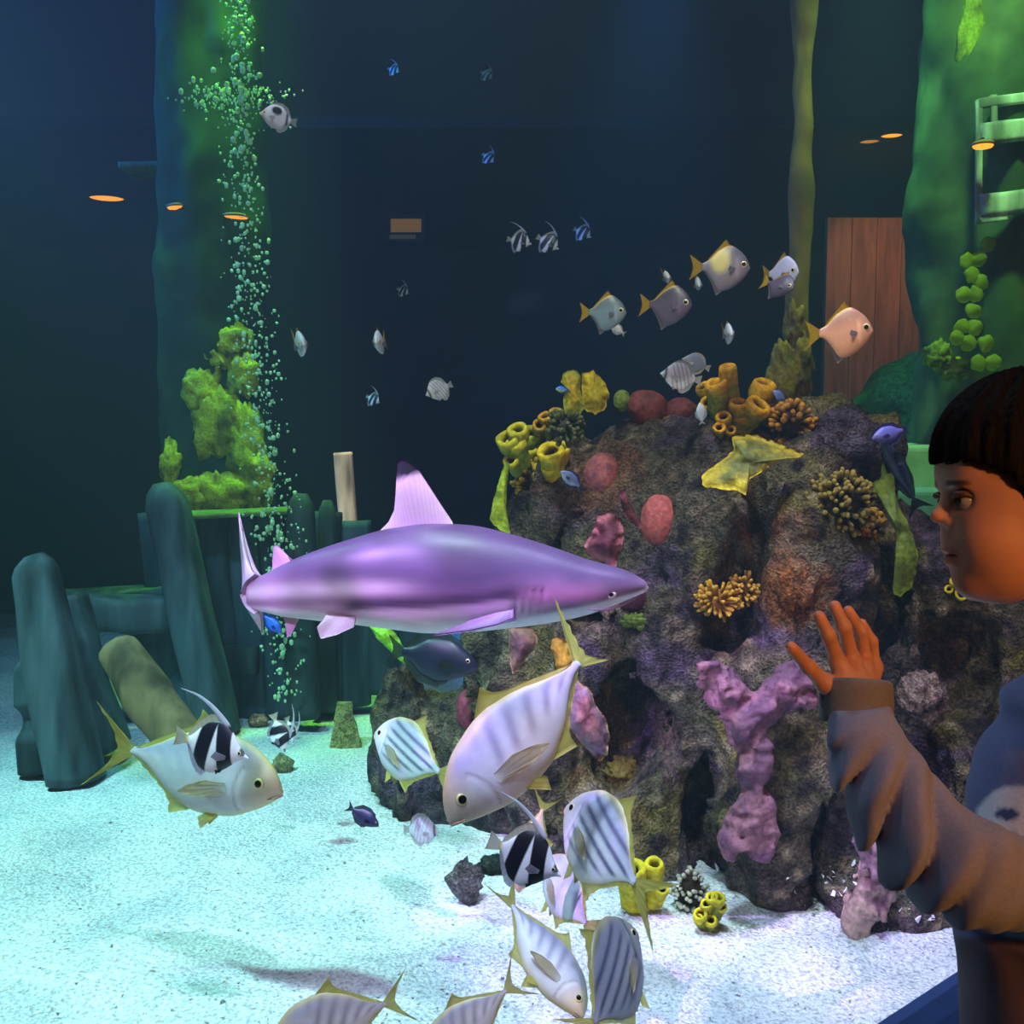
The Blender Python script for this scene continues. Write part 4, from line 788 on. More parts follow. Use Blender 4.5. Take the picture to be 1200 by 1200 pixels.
# ------------------------------------------------------------------ things lying on the sand
def stone(name, label, px, py, rx, ry, col, seed=0, amp=.2, freq=1.8, flat=.8, cat='stone', group='stones on the sand', cut=None, lift=.6):
    g = G(px, py); k = mpx(depth(g)); r = V3((rx * k, rx * k * flat, ry * k)); v, f = lump(r, amp, freq, seed, 18, 26)
    rg = np.random.default_rng(seed)
    for _ in range(7):
        n = rg.normal(size=3); n /= np.linalg.norm(n); L = .78 * np.linalg.norm(r * n); s = v @ n - L; v = v - np.clip(s, 0, None)[:, None] * n
    nz = fbm(v / max(r), 2.5, 3, seed); cc = mixc(np.tile(lin(col), (len(v), 1)), lin(tuple(x * .6 for x in col)), nz)
    o = mk(name, v, f, M_rock(), None, np.clip(cc, 0, 1)); o.location = g + V3((0, 0, r[2] * lift)); return tag(o, label, cat, group)
stone('stone', 'small round ochre stone under the slim bannerfish', 331, 907, 14, 16, (170, 160, 110), 1)
stone('stone', 'small pinkish stone half buried between the wreck and sand', 303, 849, 12, 8, (196, 140, 120), 2)
stone('stone', 'pale pink stone at the foot of the leaning log', 258, 845, 14, 9, (200, 170, 150), 3)
stone('stone', 'pale round stone at the base of the left timber post', 52, 905, 12, 14, (200, 200, 190), 4)
stone('stone', 'ragged grey lump lying alone on the sand left of the bannerfish', 545, 1056, 20, 26, (120, 110, 110), 5, .35, 3, lift=.8)
stone('stone', 'dark mossy lump behind the bannerfish at the sand edge', 580, 1020, 18, 12, (60, 66, 60), 6, .35, 3)
stone('stone', 'small brown pebble resting behind the upright slab', 391, 826, 8, 8, (150, 120, 100), 7)
# wedge slab
g = G(405, 876); k = mpx(depth(g)); pr = [(-19, 0), (21, 0), (7, 52), (-11, 56)]
v = [(x * k, -y_ * k, z * k) for y_ in (-12, 10) for (x, z) in pr]; v = np.array(v); v[6:, 1] += .03; v[2:4, 1] += .05
mb = MB()
nu = 10; A = []
for iz in range(nu + 1):
    t = iz / nu
    for (x0, y0, x1, y1) in ((-19, -12, -11, 2), (-2, -16, -4, -2), (21, -10, 7, 2), (18, 12, 6, 10), (-16, 12, -10, 10)):
        A.append(((x0 + (x1 - x0) * t) * k, (y0 + (y1 - y0) * t) * k, 56 * k * t - .01))
A = np.array(A); A += .008 * np.stack([vnoise(A * 22, 3 + q) for q in range(3)], 1); f = grid_faces(nu + 1, 5, True) + [list(range(5))[::-1], list(range(nu * 5, nu * 5 + 5))]
o = mk('slab_stone', A, f, M_rock(), None, (165, 150, 96), False); o.location = g; tag(o, 'upright wedge shaped ochre slab standing on the sand', 'stone', 'stones on the sand')
# loose shell grit on the sand
mb = MB(); rg = np.random.default_rng(11)
for i in range(2600):
    px = rg.uniform(0, 1120); py = rg.uniform(960, 1230); q = G(px, py)
    if (q - GP0) @ GN < .1: continue
    q[2] = sand_h(q[0], q[1]); r = rg.uniform(.0015, .0045); R = rg.normal(size=(4, 3)); R[:, 2] *= .5; v = q + R * r + V3((0, 0, .002))
    mb.add(v, [[0, 1, 2], [0, 3, 1], [0, 2, 3], [1, 3, 2]], random.choice([(236, 232, 226), (236, 232, 226), (160, 150, 140), (110, 104, 104), (220, 200, 180)]))
for i in range(420):   # grit caught on the foot of the rock
    px = rg.uniform(690, 1110); py = rg.uniform(1000, 1110); q, n = on_rock(px, py)
    if q[2] > .30 or n[2] < .15: continue
    R = rg.normal(size=(4, 3)); v = q + R * rg.uniform(.003, .008); mb.add(v, [[0, 1, 2], [0, 3, 1], [0, 2, 3], [1, 3, 2]], (230, 228, 232))
o = mb.obj('shell_grit', vmat('grit', .8, .2, 60, 0, .01, .2), None, False); o['kind'] = 'stuff'; tag(o, 'loose pale shell grit scattered over the white sand', 'gravel')

# ------------------------------------------------------------------ the sunken wreck
def timber(px0, py0, d0, px1, py1, d1, w, t, seed, taper=.9, roundtop=True, name='post', root=None, org=None, col=(74, 90, 98), nseg=26, bulges=(), e=.45):
    a, b = P(px0, py0, d0), P(px1, py1, d1); ax = b - a; h = np.linalg.norm(ax); ax /= h; y = V3((0, 1, 0)); y -= ax * (y @ ax); y /= np.linalg.norm(y); x = np.cross(y, ax)
    w = w * mpx((d0 + d1) / 2); t = t * mpx((d0 + d1) / 2); nr = 28; th = np.linspace(0, 2 * PI, nr, endpoint=False); v = []
    for i in range(nseg):
        s = i / (nseg - 1); sc = 1 + (taper - 1) * s
        if roundtop and s > .9: sc *= math.sqrt(max(.12, 1 - ((s - .9) / .1) ** 2 * .8))
        for (b0, b1, amt) in bulges:
            if b0 < s < b1: sc *= 1 + amt * math.sin(PI * (s - b0) / (b1 - b0))
        for a_ in th:
            c, sn = math.cos(a_), math.sin(a_)
            v.append(a + ax * h * s + x * (w / 2 * sc * np.sign(c) * abs(c) ** e) + y * (t / 2 * sc * np.sign(sn) * abs(sn) ** e))
    v = np.array(v); sd = np.stack([vnoise(v * V3((9, 9, 2.5)), seed + q) for q in range(3)], 1); v += sd * w * .07
    f = grid_faces(nseg, nr, True) + [list(range(nr))[::-1], list(range((nseg - 1) * nr, nseg * nr))]
    cc = mixc(np.tile(lin(col), (len(v), 1)), lin(tuple(q * .55 for q in col)), fbm(v * V3((3, 3, .6)), 4, 3, seed) * 1.4)
    return mk(name, v - (org if org is not None else 0), f, M_wood(), root, np.clip(cc, 0, 1))
worg = G(170, 880); wreck = empty('sunken_wreck', trans(worg), 'dark teal timbers of a sunken wooden wreck on the sand at left', 'wreck')
T_ = lambda *a, **k: timber(*a, root=wreck, org=worg, **k)
T_(88, 915, 4.05, 38, 648, 4.05, 62, 55, 1, taper=.82)                          # leaning front post
T_(58, 900, 4.2, 46, 770, 4.2, 62, 50, 2, roundtop=True, bulges=((.3, .6, -.3),))
T_(120, 880, 4.35, 70, 700, 4.35, 60, 50, 3, roundtop=False)
T_(255, 860, 4.7, 190, 566, 4.7, 46, 55, 4, taper=.9)
T_(210, 850, 4.9, 175, 690, 4.9, 70, 50, 5, roundtop=False)
T_(70, 722, 4.6, 205, 716, 4.75, 46, 50, 6, roundtop=False, name='beam')
T_(60, 700, 5.0, 190, 692, 5.0, 14, 50, 7, roundtop=False, name='beam', col=(90, 120, 80))
for i, (xb, xt, yt, yb, w) in enumerate([(205, 180, 600, 850, 34), (236, 215, 606, 850, 34), (268, 250, 604, 848, 34), (300, 284, 603, 846, 34), (328, 318, 600, 842, 30), (356, 350, 598, 838, 30), (386, 384, 600, 834, 34), (418, 418, 610, 826, 34), (450, 452, 640, 812, 34), (478, 480, 690, 800, 30)]):
    T_(xb, yb, 5.0 + .02 * (i % 2), xt, yt, 5.0 + .02 * (i % 2), w, 26, 20 + i, roundtop=False, taper=1.0, name='plank', col=(70, 88, 96) if i % 2 else (60, 76, 84))
T_(212, 604, 4.92, 345, 598, 4.92, 8, 60, 40, roundtop=False, name='rail', col=(110, 130, 60))
T_(356, 840, 4.75, 352, 578, 4.75, 40, 40, 41, taper=.7, col=(60, 74, 70)); T_(384, 832, 4.95, 384, 586, 4.95, 30, 36, 42, taper=.7, col=(60, 74, 70))
T_(165, 775, 4.9, 300, 775, 4.9, 40, 30, 43, roundtop=False, name='beam', col=(50, 62, 62))
logo = timber(220, 882, 3.92, 130, 752, 4.1, 56, 56, 51, taper=.82, roundtop=True, e=.95, name='log', col=(126, 104, 72)); tag(logo, 'mossy brown log leaning on the wreck timbers', 'log')
for q in logo.data.vertices: pass
o = timber(408, 620, 5.3, 402, 530, 5.3, 21, 14, 60, taper=1.0, roundtop=False, name='board', col=(250, 206, 180)); tag(o, 'pale pinkish reflection built as an upright board above the wreck, left of the shark fin', 'board')  # board made up for a streak reflected in the glass

# ------------------------------------------------------------------ columns, ledge, leaves
def column(name, label, px, d, wpx, y0, y1, col, col2, seed, amp=.05, cat='pillar', ell_=1.0):
    a = P(px, y0, d); b = P(px, y1, d); r = wpx / 2 * mpx(d); z0, z1 = a[2], b[2]; nz, nr = 90, 48; v = []
    base = V3((a[0], a[1], 0))
    for i in range(nz):
        z = z0 + (z1 - z0) * i / (nz - 1)
        for j in range(nr):
            t = 2 * PI * j / nr; v.append((math.cos(t) * r, math.sin(t) * r * ell_, z))
    v = np.array(v) + base; n = fbm(v * V3((1, 1, .55)), 3.2, 4, seed); n2 = vnoise(v * V3((1, 1, .3)) * 9, seed + 7); dr = v - base; dr[:, 2] = 0; dr /= np.linalg.norm(dr, axis=1)[:, None] + 1e-9
    v = v + dr * (amp * n + amp * .4 * n2)[:, None]; f = grid_faces(nz, nr, True) + [list(range(nr))[::-1], list(range((nz - 1) * nr, nz * nr))]
    cc = mixc(np.tile(lin(col), (len(v), 1)), lin(col2), sstep(-.2, .5, n + .4 * n2)); o = mk(name, v - base - V3((0, 0, z0)), f, M_moss(), None, np.clip(cc, 0, 1)); o.location = base + V3((0, 0, z0)); return tag(o, label, cat), base, r
mossy, mb0, mr0 = column('mossy_column', 'broad dark column with lime green algae behind the bubbles', 262, 5.75, 118, 760, -60, (36, 62, 44), (50, 84, 40), 3)
def algae_on(col_obj, spots, d, colr):
    for k, (px, py, rx, ry) in enumerate(spots):
        c = P(px, py, d); r = V3((rx * mpx(d), .08, ry * mpx(d))); r[1] = .055; v, f = lump(r, .34, 2.8, 200 + k, 22, 30)
        nz = fbm(v / max(r), 3, 3, k); cc = mixc(np.tile(lin(colr), (len(v), 1)), lin(tuple(q * .5 for q in colr)), nz * 1.3)
        o = mk('algae_patch', v + c - np.array(col_obj.location), f, M_coral(), col_obj, np.clip(cc, 0, 1))
algae_on(mossy, [(288, 520, 20, 48), (262, 500, 34, 40), (300, 560, 22, 36), (255, 418, 14, 18), (266, 400, 26, 26), (238, 462, 24, 30), (258, 575, 34, 26), (200, 545, 12, 26), (224, 580, 22, 20), (285, 440, 18, 26), (240, 330, 20, 40), (245, 25, 18, 40)], 5.42, (190, 180, 22))
ledge = timber(150, 200, 5.6, 222, 198, 5.6, 10, 60, 71, roundtop=False, name='ledge', col=(70, 110, 84)); tag(ledge, 'faint narrow mossy ledge high at left of the column', 'ledge')
thin, _, _ = column('mossy_pillar', 'thin knobbly mossy pillar rising behind the tube sponges', 928, 4.5, 30, 620, -60, (150, 120, 66), (96, 84, 56), 8, .035)
algae_on(thin, [(918, 440, 20, 40), (940, 430, 14, 36), (930, 380, 12, 30)], 4.42, (170, 134, 50))
rcol, _, _ = column('green_column', 'wide green algae covered column at the upper right', 1160, 5.1, 176, 522, -60, (84, 104, 62), (60, 84, 50), 12, .07)
algae_on(rcol, [(1138, 40, 16, 60), (1100, 416, 16, 16), (1118, 432, 18, 14)], 4.74, (130, 150, 30))
for k, (px, py) in enumerate([(1134, 306), (1148, 303), (1140, 322), (1130, 345), (1144, 344), (1141, 364), (1128, 382), (1143, 384), (1136, 402), (1156, 402), (1122, 395), (1150, 330), (1165, 424), (1148, 425), (1158, 286)]):
    c = P(px, py, 4.62); r = 9.5 * mpx(4.62); v, f = lump((r, .012, r * .95), .25, 1.8, 300 + k, 10, 16); v[:, 1] += .3 * np.abs(v[:, 0]); a = k * 1.7
    ca, sa = math.cos(a), math.sin(a); v[:, [0, 2]] = v[:, [0, 2]] @ np.array([[ca, sa], [-sa, ca]])
    mk('leaf', v + c - np.array(rcol.location), f, M_fin(), rcol, (190, 206, 24))
fc = P(1148, 262, 4.55); frame = empty('pale_frame', trans(fc), 'pale green metal frame with crossbars on the upper right column', 'frame')
for (x0, y0, x1, y1, w, nm) in [(1147, 262, 1147, 118, 8, 'upright'), (1146, 122, 1230, 112, 12, 'crossbar'), (1148, 158, 1230, 150, 24, 'crossbar'), (1148, 240, 1230, 232, 26, 'crossbar'), (1166, 160, 1164, 112, 8, 'upright'), (1148, 258, 1180, 254, 8, 'crossbar')]:
    timber(x0, y0, 4.55, x1, y1, 4.55, w, w * .6, 81, taper=1.0, roundtop=False, name=nm, root=frame, org=fc, col=(190, 214, 190), nseg=12)
for (yt, d, dep, lb, c_) in [(522, 4.72, .9, 'pale green stone step under the wide algae covered column', (160, 196, 150)), (574, 4.5, .2, 'lower teal stone step in front of the pale green step', (120, 170, 160))]:
    a, b = P(985, yt, d), P(1260, yt, d); v, f = boxv(((a[0] + b[0]) / 2, d + dep / 2, a[2] / 2), ((b[0] - a[0]) / 2, 0, 0), (0, dep / 2, 0), (0, 0, a[2] / 2))
    bm_ = mk('stone_step', v, f, M_moss(), None, c_, False); bv = bm_.modifiers.new('bevel', 'BEVEL'); bv.width = .025; bv.segments = 3; tag(bm_, lb, 'step')
o = None
def far_mound(label, blobs, d, col, seed):
    c = P(blobs[0][0], blobs[0][1], d); segs = [(P(x, y, d + dz), V3((rx * mpx(d), .5, ry * mpx(d)))) for (x, y, rx, ry, dz) in blobs]
    def fn(p):
        r = None
        for q, rr in segs: e = ell(p, q, rr); r = e if r is None else smin(r, e, .1)
        return r + .05 * fbm(p, 4, 3, seed)
    pts = np.array([s[0] for s in segs]); rr = np.array([s[1] for s in segs]); v, f = surf_nets(fn, (pts - rr).min(0) - .15, (pts + rr).max(0) + .15, .045)
    n = fbm(v, 6, 3, seed); ob = mk('far_rock', v - c, f, M_rock(), None, np.clip(mixc(np.tile(lin(col), (len(v), 1)), lin(tuple(q * .5 for q in col)), n * 1.3), 0, 1)); ob.location = c; return tag(ob, label, 'rock')
far_mound('dark green rounded rock arch below the orange panel at right', [(1090, 500, 90, 85, 0), (1010, 530, 70, 60, 0), (1000, 650, 70, 90, .1), (1080, 660, 90, 100, .1)], 6.3, (50, 90, 62), 5)

# ------------------------------------------------------------------ bubbles
ib = []; bm = MB(); rg = np.random.default_rng(5)
ph = (1 + 5 ** .5) / 2; ico = np.array([(-1, ph, 0), (1, ph, 0), (-1, -ph, 0), (1, -ph, 0), (0, -1, ph), (0, 1, ph), (0, -1, -ph), (0, 1, -ph), (ph, 0, -1), (ph, 0, 1), (-ph, 0, -1), (-ph, 0, 1)]) / math.sqrt(1 + ph * ph)
icof = [[0, 11, 5], [0, 5, 1], [0, 1, 7], [0, 7, 10], [0, 10, 11], [1, 5, 9], [5, 11, 4], [11, 10, 2], [10, 7, 6], [7, 1, 8], [3, 9, 4], [3, 4, 2], [3, 2, 6], [3, 6, 8], [3, 8, 9], [4, 9, 5], [2, 4, 11], [6, 2, 10], [8, 6, 7], [9, 8, 1]]
for i in range(1300):
    if i < 1080:
        t = rg.random() ** .9; py = 830 - t * 840; cx = np.interp(py, [-10, 120, 300, 450, 600, 830], [282, 280, 290, 302, 322, 334]); sp = np.interp(py, [0, 300, 600, 830], [9, 13, 15, 11]); px = cx + rg.normal() * sp
    else: px = 272 + rg.normal() * 32; py = 114 + rg.normal() * 8 + (rg.random() < .15) * rg.normal() * 20
    d = 4.62 + rg.normal() * .05; r = min(rg.gamma(1.6, .0022) + .0022, .014); c = P(px, py, d)
    bm.add(ico * V3((r, r, r * rg.uniform(.9, 1.7))) + c, icof, (200, 240, 180))  # some of the green light is tinted into the bubble colour
o = bm.obj('bubbles', vmat('bubble', .08, 0, 10, 0, 0, 1.0), None); o['kind'] = 'stuff'; tag(o, 'column of rising green lit air bubbles behind the shark tail', 'bubbles')

# ------------------------------------------------------------------ added gallery beyond the far window: reflections built as lamps, panel, sign
ZC = 3.50
for k, (px, py, lb, s_) in enumerate([(125, 231, 'orange reflection of a ceiling lamp, leftmost of three at the left', 2.0), (1045, 157, 'bright orange reflection of a ceiling lamp right of the thin pillar', 2.4), (1019, 164, 'dim orange reflection of a ceiling lamp beside a brighter one', .8)]):  # glowing discs made up for room lamps reflected in the front glass
    v = ray(px, py); t = (ZC - CAM[2]) / v[2]; c = CAM + v * t; R = (20, 13, 12)[k] * mpx(depth(c)) * 1.0
    root = empty('far_lamp_reflection', trans(c), lb, 'lamp', 'orange lamp reflections'); pr = [(R * 1.12, .02), (R * 1.15, -.012), (R * 1.02, -.02), (R * .96, -.008), (R * .9, .012)]
    v, f = lathe(pr, (0, 0, 0), (0, 0, 1), 28); mk('trim_ring', v, f[:-2], M_plain, root, (60, 40, 30))
    v, f = lathe([(R * .98, -.006), (R * .5, -.012), (.002, -.014)], (0, 0, 0), (0, 0, 1), 28); mk('glow_disc', v, f, emis('far_reflection_glow', (1.0, .27, .02), s_), root)
LAMP_REFLECTIONS = [(1152, 169, 4.42, 12, 2.4, 'bright orange lamp reflection built on the pale frame at right'), (214, 243, 5.36, 18, 1.7, 'orange lamp reflection built on the left side of mossy column, middle of three'), (275, 254, 5.36, 16, 1.6, 'orange lamp reflection built behind the bubbles, rightmost of the left three')]  # glowing fixtures added in place of lamp reflections on the glass
for px, py, d, R, st, lb in LAMP_REFLECTIONS:
  c = P(px, py, d); R *= mpx(d); root = empty('near_lamp_reflection', trans(c), lb, 'lamp', 'orange lamp reflections')
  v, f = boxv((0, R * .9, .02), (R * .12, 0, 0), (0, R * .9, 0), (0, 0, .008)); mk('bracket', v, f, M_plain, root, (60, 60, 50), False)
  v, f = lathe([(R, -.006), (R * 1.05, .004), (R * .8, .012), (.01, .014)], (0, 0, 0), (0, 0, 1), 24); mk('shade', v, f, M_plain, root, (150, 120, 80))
  v, f = lathe([(R * .97, -.006), (R * .85, -.014), (R * .4, -.019), (.002, -.020)], (0, 0, 0), (0, 0, 1), 24); mk('glow_disc', v, f, emis('near_reflection_glow', (1.0, .30, .03), st), root)
a, b = P(965, 258, 9.2), P(1110, 500, 9.2); cx = (a + b) / 2; panel = empty('panel_reflection', trans(cx), 'brown orange reflection of a wooden wall panel, built beyond the far window at right', 'panel')  # planks made up for a panel reflected in the glass
npl = 5; w = (b[0] - a[0]) / npl
for k in range(npl):
    v, f = boxv((a[0] + w * (k + .5) - cx[0], 0, 0), (w * .485, 0, 0), (0, .04, 0), (0, 0, (a[2] - b[2]) / 2)); ob = v[:, 2] = np.where(v[:, 2] < 0, -cx[2], v[:, 2]); mk('board', v, f, M_wood(), panel, (140 + 6 * (k % 3), 96, 60), False)
spot('gallery_fill', (3.0, 7.9, 3.35), P(1035, 380, 9.2), (1.0, .52, .18), 75, 90, .8)  # unseen light added to brighten the panel
c = P(475, 268, 9.0); sg = empty('sign_reflection', trans(c), 'small dim orange reflection of a lit sign, built in the dark far room', 'sign')  # hanging sign made up for an orange reflection in the glass
v, f = boxv((0, 0, 0), (.165, 0, 0), (0, .03, 0), (0, 0, .12)); mk('case', v, f, M_plain, sg, (50, 40, 34), False)
v, f = tube_path([(0, 0, .11), (0, 0, 3.53 - c[2])], [.008, .008], 8, 4); mk('rod', v, f, M_plain, sg, (40, 40, 40))
v, f = boxv((.01, -.035, .02), (.13, 0, 0), (0, .008, 0), (0, 0, .055)); mk('lit_panel', v, f, emis('reflected_sign_glow', (1.0, .45, .12), .17), sg, None, False)
v, f = boxv((-.02, -.035, -.075), (.11, 0, 0), (0, .008, 0), (0, 0, .016)); mk('lower_strip', v, f, emis('reflected_sign_glow_low', (.9, .7, .5), .05), sg, None, False)
#PART4
#PART4
# ------------------------------------------------------------------ the boy at the glass
def CS(px, py, d): return V3(((px - 600) / FPX * d, (600 - py) / FPX * d, d))       # camera-aligned metres
def toW(v): return CAM + v[:, 0:1] * cR + v[:, 1:2] * cU + v[:, 2:3] * cF
DH = 1.0; hk = DH / FPX
def Hd(px, py, dy=0.0): return CS(px, py, DH) + V3((0, 0, dy * hk))
def HE(p, px, py, dy, rx, ry, rz): return ell(p, Hd(px, py, dy), V3((rx, ry, rz)) * hk)
def HR(p, a, b, ra, rb): return rcone(p, Hd(*a), Hd(*b), ra * hk, rb * hk)
def head_sdf(p):
    k = hk
    d = HE(p, 1216, 540, 0, 110, 98, 78)
    d = smin(d, HE(p, 1168, 612, 0, 60, 92, 60), 26 * k)
    d = smin(d, HE(p, 1178, 655, 0, 55, 46, 50), 22 * k)
    d = smin(d, HE(p, 1141, 683, 0, 20, 17, 20), 16 * k)
    d = smin(d, HE(p, 1128, 552, 0, 24, 26, 44), 18 * k)
    d = smin(d, HE(p, 1120, 569, -22, 12, 7, 16), 8 * k); d = smin(d, HE(p, 1120, 569, 22, 12, 7, 16), 8 * k)
    for s in (-1, 1):
        d = smin(d, HE(p, 1150, 632, 30 * s, 30, 30, 24), 18 * k)
        d = smax(d, -HE(p, 1110, 586, 28 * s, 15, 10, 14), 9 * k)
    d = smin(d, HR(p, (1117, 576, 0), (1099, 603, 0), 6.5, 7), 9 * k)
    d = smin(d, HE(p, 1098, 606, 0, 7.5, 6.5, 7.5), 6 * k)
    for s in (-1, 1): d = smin(d, HE(p, 1110, 612, 8.5 * s, 8, 6, 5.5), 5 * k)
    for s in (-1, 1): d = smax(d, -HE(p, 1101, 616, 5 * s, 3.6, 3, 3), 1.5 * k)
    d = smin(d, HE(p, 1118, 634, 0, 12, 12, 22), 8 * k)
    d = smin(d, HE(p, 1112, 643, 0, 8, 5.2, 17), 4 * k); d = smin(d, HE(p, 1115, 658, 0, 8, 5.8, 15), 4 * k)
    d = smax(d, -HE(p, 1108, 650.5, 0, 13, 1.1, 20), 2.0 * k)
    for s in (-1, 1):
        d = smin(d, HE(p, 1236, 600, 76 * s, 16, 27, 8), 6 * k)
    d = smin(d, HR(p, (1262, 670, 0), (1310, 800, 40), 44, 50), 20 * k)
    return d
def gd(px, py, off): return glass_d(px, py) - off
# fingers: list of (px, py, lift off the glass in m)
FING = {'thumb': [((966, 800), .020), ((948, 782), .014), ((927, 758), .007)], 'index': [((982, 776), .020), ((971, 745), .019), ((960, 722), .008)],
        'middle': [((998, 772), .021), ((989, 735), .021), ((978, 710), .008)], 'ring': [((1013, 774), .021), ((1009, 740), .020), ((994, 716), .008)], 'little': [((1025, 782), .020), ((1022, 752), .017), ((1010, 730), .007)]}
FR = {'thumb': (9.5, 8.2, 6.6), 'index': (9, 7.8, 6.8), 'middle': (9, 8.2, 7), 'ring': (8.6, 7.6, 6.6), 'little': (7.6, 6.6, 5.6)}
hd0 = glass_d(985, 770); fk = hd0 / FPX
def hand_sdf(p):
    d = None
    for n, ch in FING.items():
        e = None
        for i in (0, 1):
            a = CS(*ch[i][0], gd(*ch[i][0], ch[i][1])); b = CS(*ch[i + 1][0], gd(*ch[i + 1][0], ch[i + 1][1]))
            q = rcone(p, a, b, FR[n][i] * fk, FR[n][i + 1] * fk); e = q if e is None else smin(e, q, 3 * fk)
        j = CS(*ch[1][0], gd(*ch[1][0], ch[1][1] + .001)); e = smin(e, np.linalg.norm(p - j, axis=-1) - FR[n][1] * 1.08 * fk, 3 * fk)
        d = e if d is None else np.minimum(d, e)
    pm = None
    W0 = CS(1004, 822, gd(1000, 815, .05))
    for n in ('index', 'middle', 'ring', 'little'):
        a = CS(*FING[n][0][0], gd(*FING[n][0][0], FING[n][0][1] + .001)); q = rcone(p, a, W0 + (a - W0) * .12, 10.5 * fk, 17 * fk); pm = q if pm is None else smin(pm, q, 7 * fk)
    a = CS(*FING['thumb'][0][0], gd(*FING['thumb'][0][0], .022)); pm = smin(pm, rcone(p, a, W0, 12 * fk, 18 * fk), 8 * fk)
    d = smin(d, pm, 4 * fk)
    ARM = [W0, CS(1014, 880, .99), CS(1040, 930, .965), CS(1082, 985, .935), CS(1140, 1024, .90), CS(1268, 1052, .965), CS(1322, 890, 1.03)]; rr = [20, 20, 23, 26, 28, 26, 30]
    for i in range(6): d = smin(d, rcone(p, ARM[i], ARM[i + 1], rr[i] * fk, rr[i + 1] * fk), 8 * fk)
    return d
def body_sdf(p):
    d = smin(head_sdf(p), hand_sdf(p), .004)
    d = smin(d, rcone(p, CS(1305, 790, 1.06), CS(1300, 950, 1.09), .045, .07), .03)
    d = smin(d, rcone(p, CS(1322, 890, 1.03), CS(1300, 930, 1.08), .03, .05), .03)
    return d
lo = np.minimum(CS(915, 1090, .83), CS(915, 1090, 1.12)); hi = np.maximum(CS(1345, 425, .83), CS(1345, 425, 1.16)); lo[2] = .82; hi[2] = 1.16
def nets_sparse(fn, lo, hi, h, blk=24):
    """surface nets over the blocks the surface passes through"""
    lo = V3(lo); n = np.ceil((V3(hi) - lo) / h).astype(int); nb = np.ceil(n / blk).astype(int); vs, fs, off = [], [], 0
    ctr = np.array([[i, j, k] for i in range(nb[0]) for j in range(nb[1]) for k in range(nb[2])])
    c0 = lo + ctr * blk * h; dist = fn(c0 + blk * h / 2); act = np.abs(dist) < blk * h * 1.0
    for c in c0[act]:
        try: v, f = surf_nets(fn, c, c + (blk + 1) * h, h)
        except ValueError: continue
        vs.append(v); fs.append(f + off); off += len(v)
    v = np.concatenate(vs); f = np.concatenate(fs); key = np.round(v / (h * 1e-3)).astype(np.int64); _, ix, inv = np.unique(key, axis=0, return_index=True, return_inverse=True)
    f = inv.reshape(-1)[f]; f = f[np.array([len(set(q)) == 4 for q in f.tolist()])]; srt = np.sort(f, 1); _, iu = np.unique(srt, axis=0, return_index=True); return v[ix], f[np.sort(iu)]
bv_, bf_ = nets_sparse(body_sdf, lo, hi, .0026)
borg = P(1240, 1000, 1.05); borg[2] = 0.0
boy = empty('boy', trans(borg), 'dark haired boy in a grey blue hoodie pressing one hand to the glass', 'person')
qx = 600 + FPX * bv_[:, 0] / bv_[:, 2]; qy = 600 - FPX * bv_[:, 1] / bv_[:, 2]
cc = np.tile(lin((196, 138, 108)), (len(bv_), 1)); mouth = np.exp(-(((qx - 1113) / 11) ** 2 + ((qy - 650) / 8) ** 2)); cc = mixc(cc, lin((176, 96, 90)), mouth * .8)
for s in (-1, 1):
    e = np.linalg.norm((bv_ - Hd(1113, 567, 25 * s)) / (V3((16, 4.2, 22)) * hk), axis=1); cc = mixc(cc, lin((40, 26, 22)), sstep(1.15, .7, e) * .85)
cc = mixc(cc, lin((226, 150, 126)), np.exp(-np.minimum.reduce([np.linalg.norm(bv_ - CS(*FING[n][2][0], gd(*FING[n][2][0], .012)), axis=1) for n in FING]) ** 2 / .008 ** 2) * .7)
msk = vmat('skin', .5, .05, 60, .06, .001, .35, trans=.15)
body = mk('body', toW(bv_) - borg, bf_, msk, boy, np.clip(cc, 0, 1))
for s in (-1, 1):                                     # eyes with lids
    c = Hd(1121.5, 587, 26 * s); r = 11.5 * hk; th_ = []; ec = []
    gaze = V3((-1, -.03, -.10 * 0 + .05)); gaze /= np.linalg.norm(gaze); x, y, z = basis(gaze)
    for i in range(17):
        a = PI * i / 16
        for j in range(24):
            b = 2 * PI * j / 24; th_.append(c + r * (z * math.cos(a) + (x * math.cos(b) + y * math.sin(b)) * math.sin(a))); ec.append(lin((8, 6, 6)) if i < 2 else lin((52, 34, 24)) if i < 4 else lin((150, 142, 140)))
    mk('eye', toW(np.array(th_)) - borg, grid_faces(17, 24, True), M_eye(), boy, np.array(ec))
    lv, lf = tube_path([Hd(1110, 583, (26 - 11) * s), Hd(1108, 580.5, 26 * s), Hd(1115, 579.5, 35 * s), Hd(1126, 585, 38 * s)], [1.6 * hk, 4.2 * hk, 4.2 * hk, 1.4 * hk], 8, 24)
    mk('eyelid', toW(lv) - borg, lf, msk, boy, (80, 50, 42))
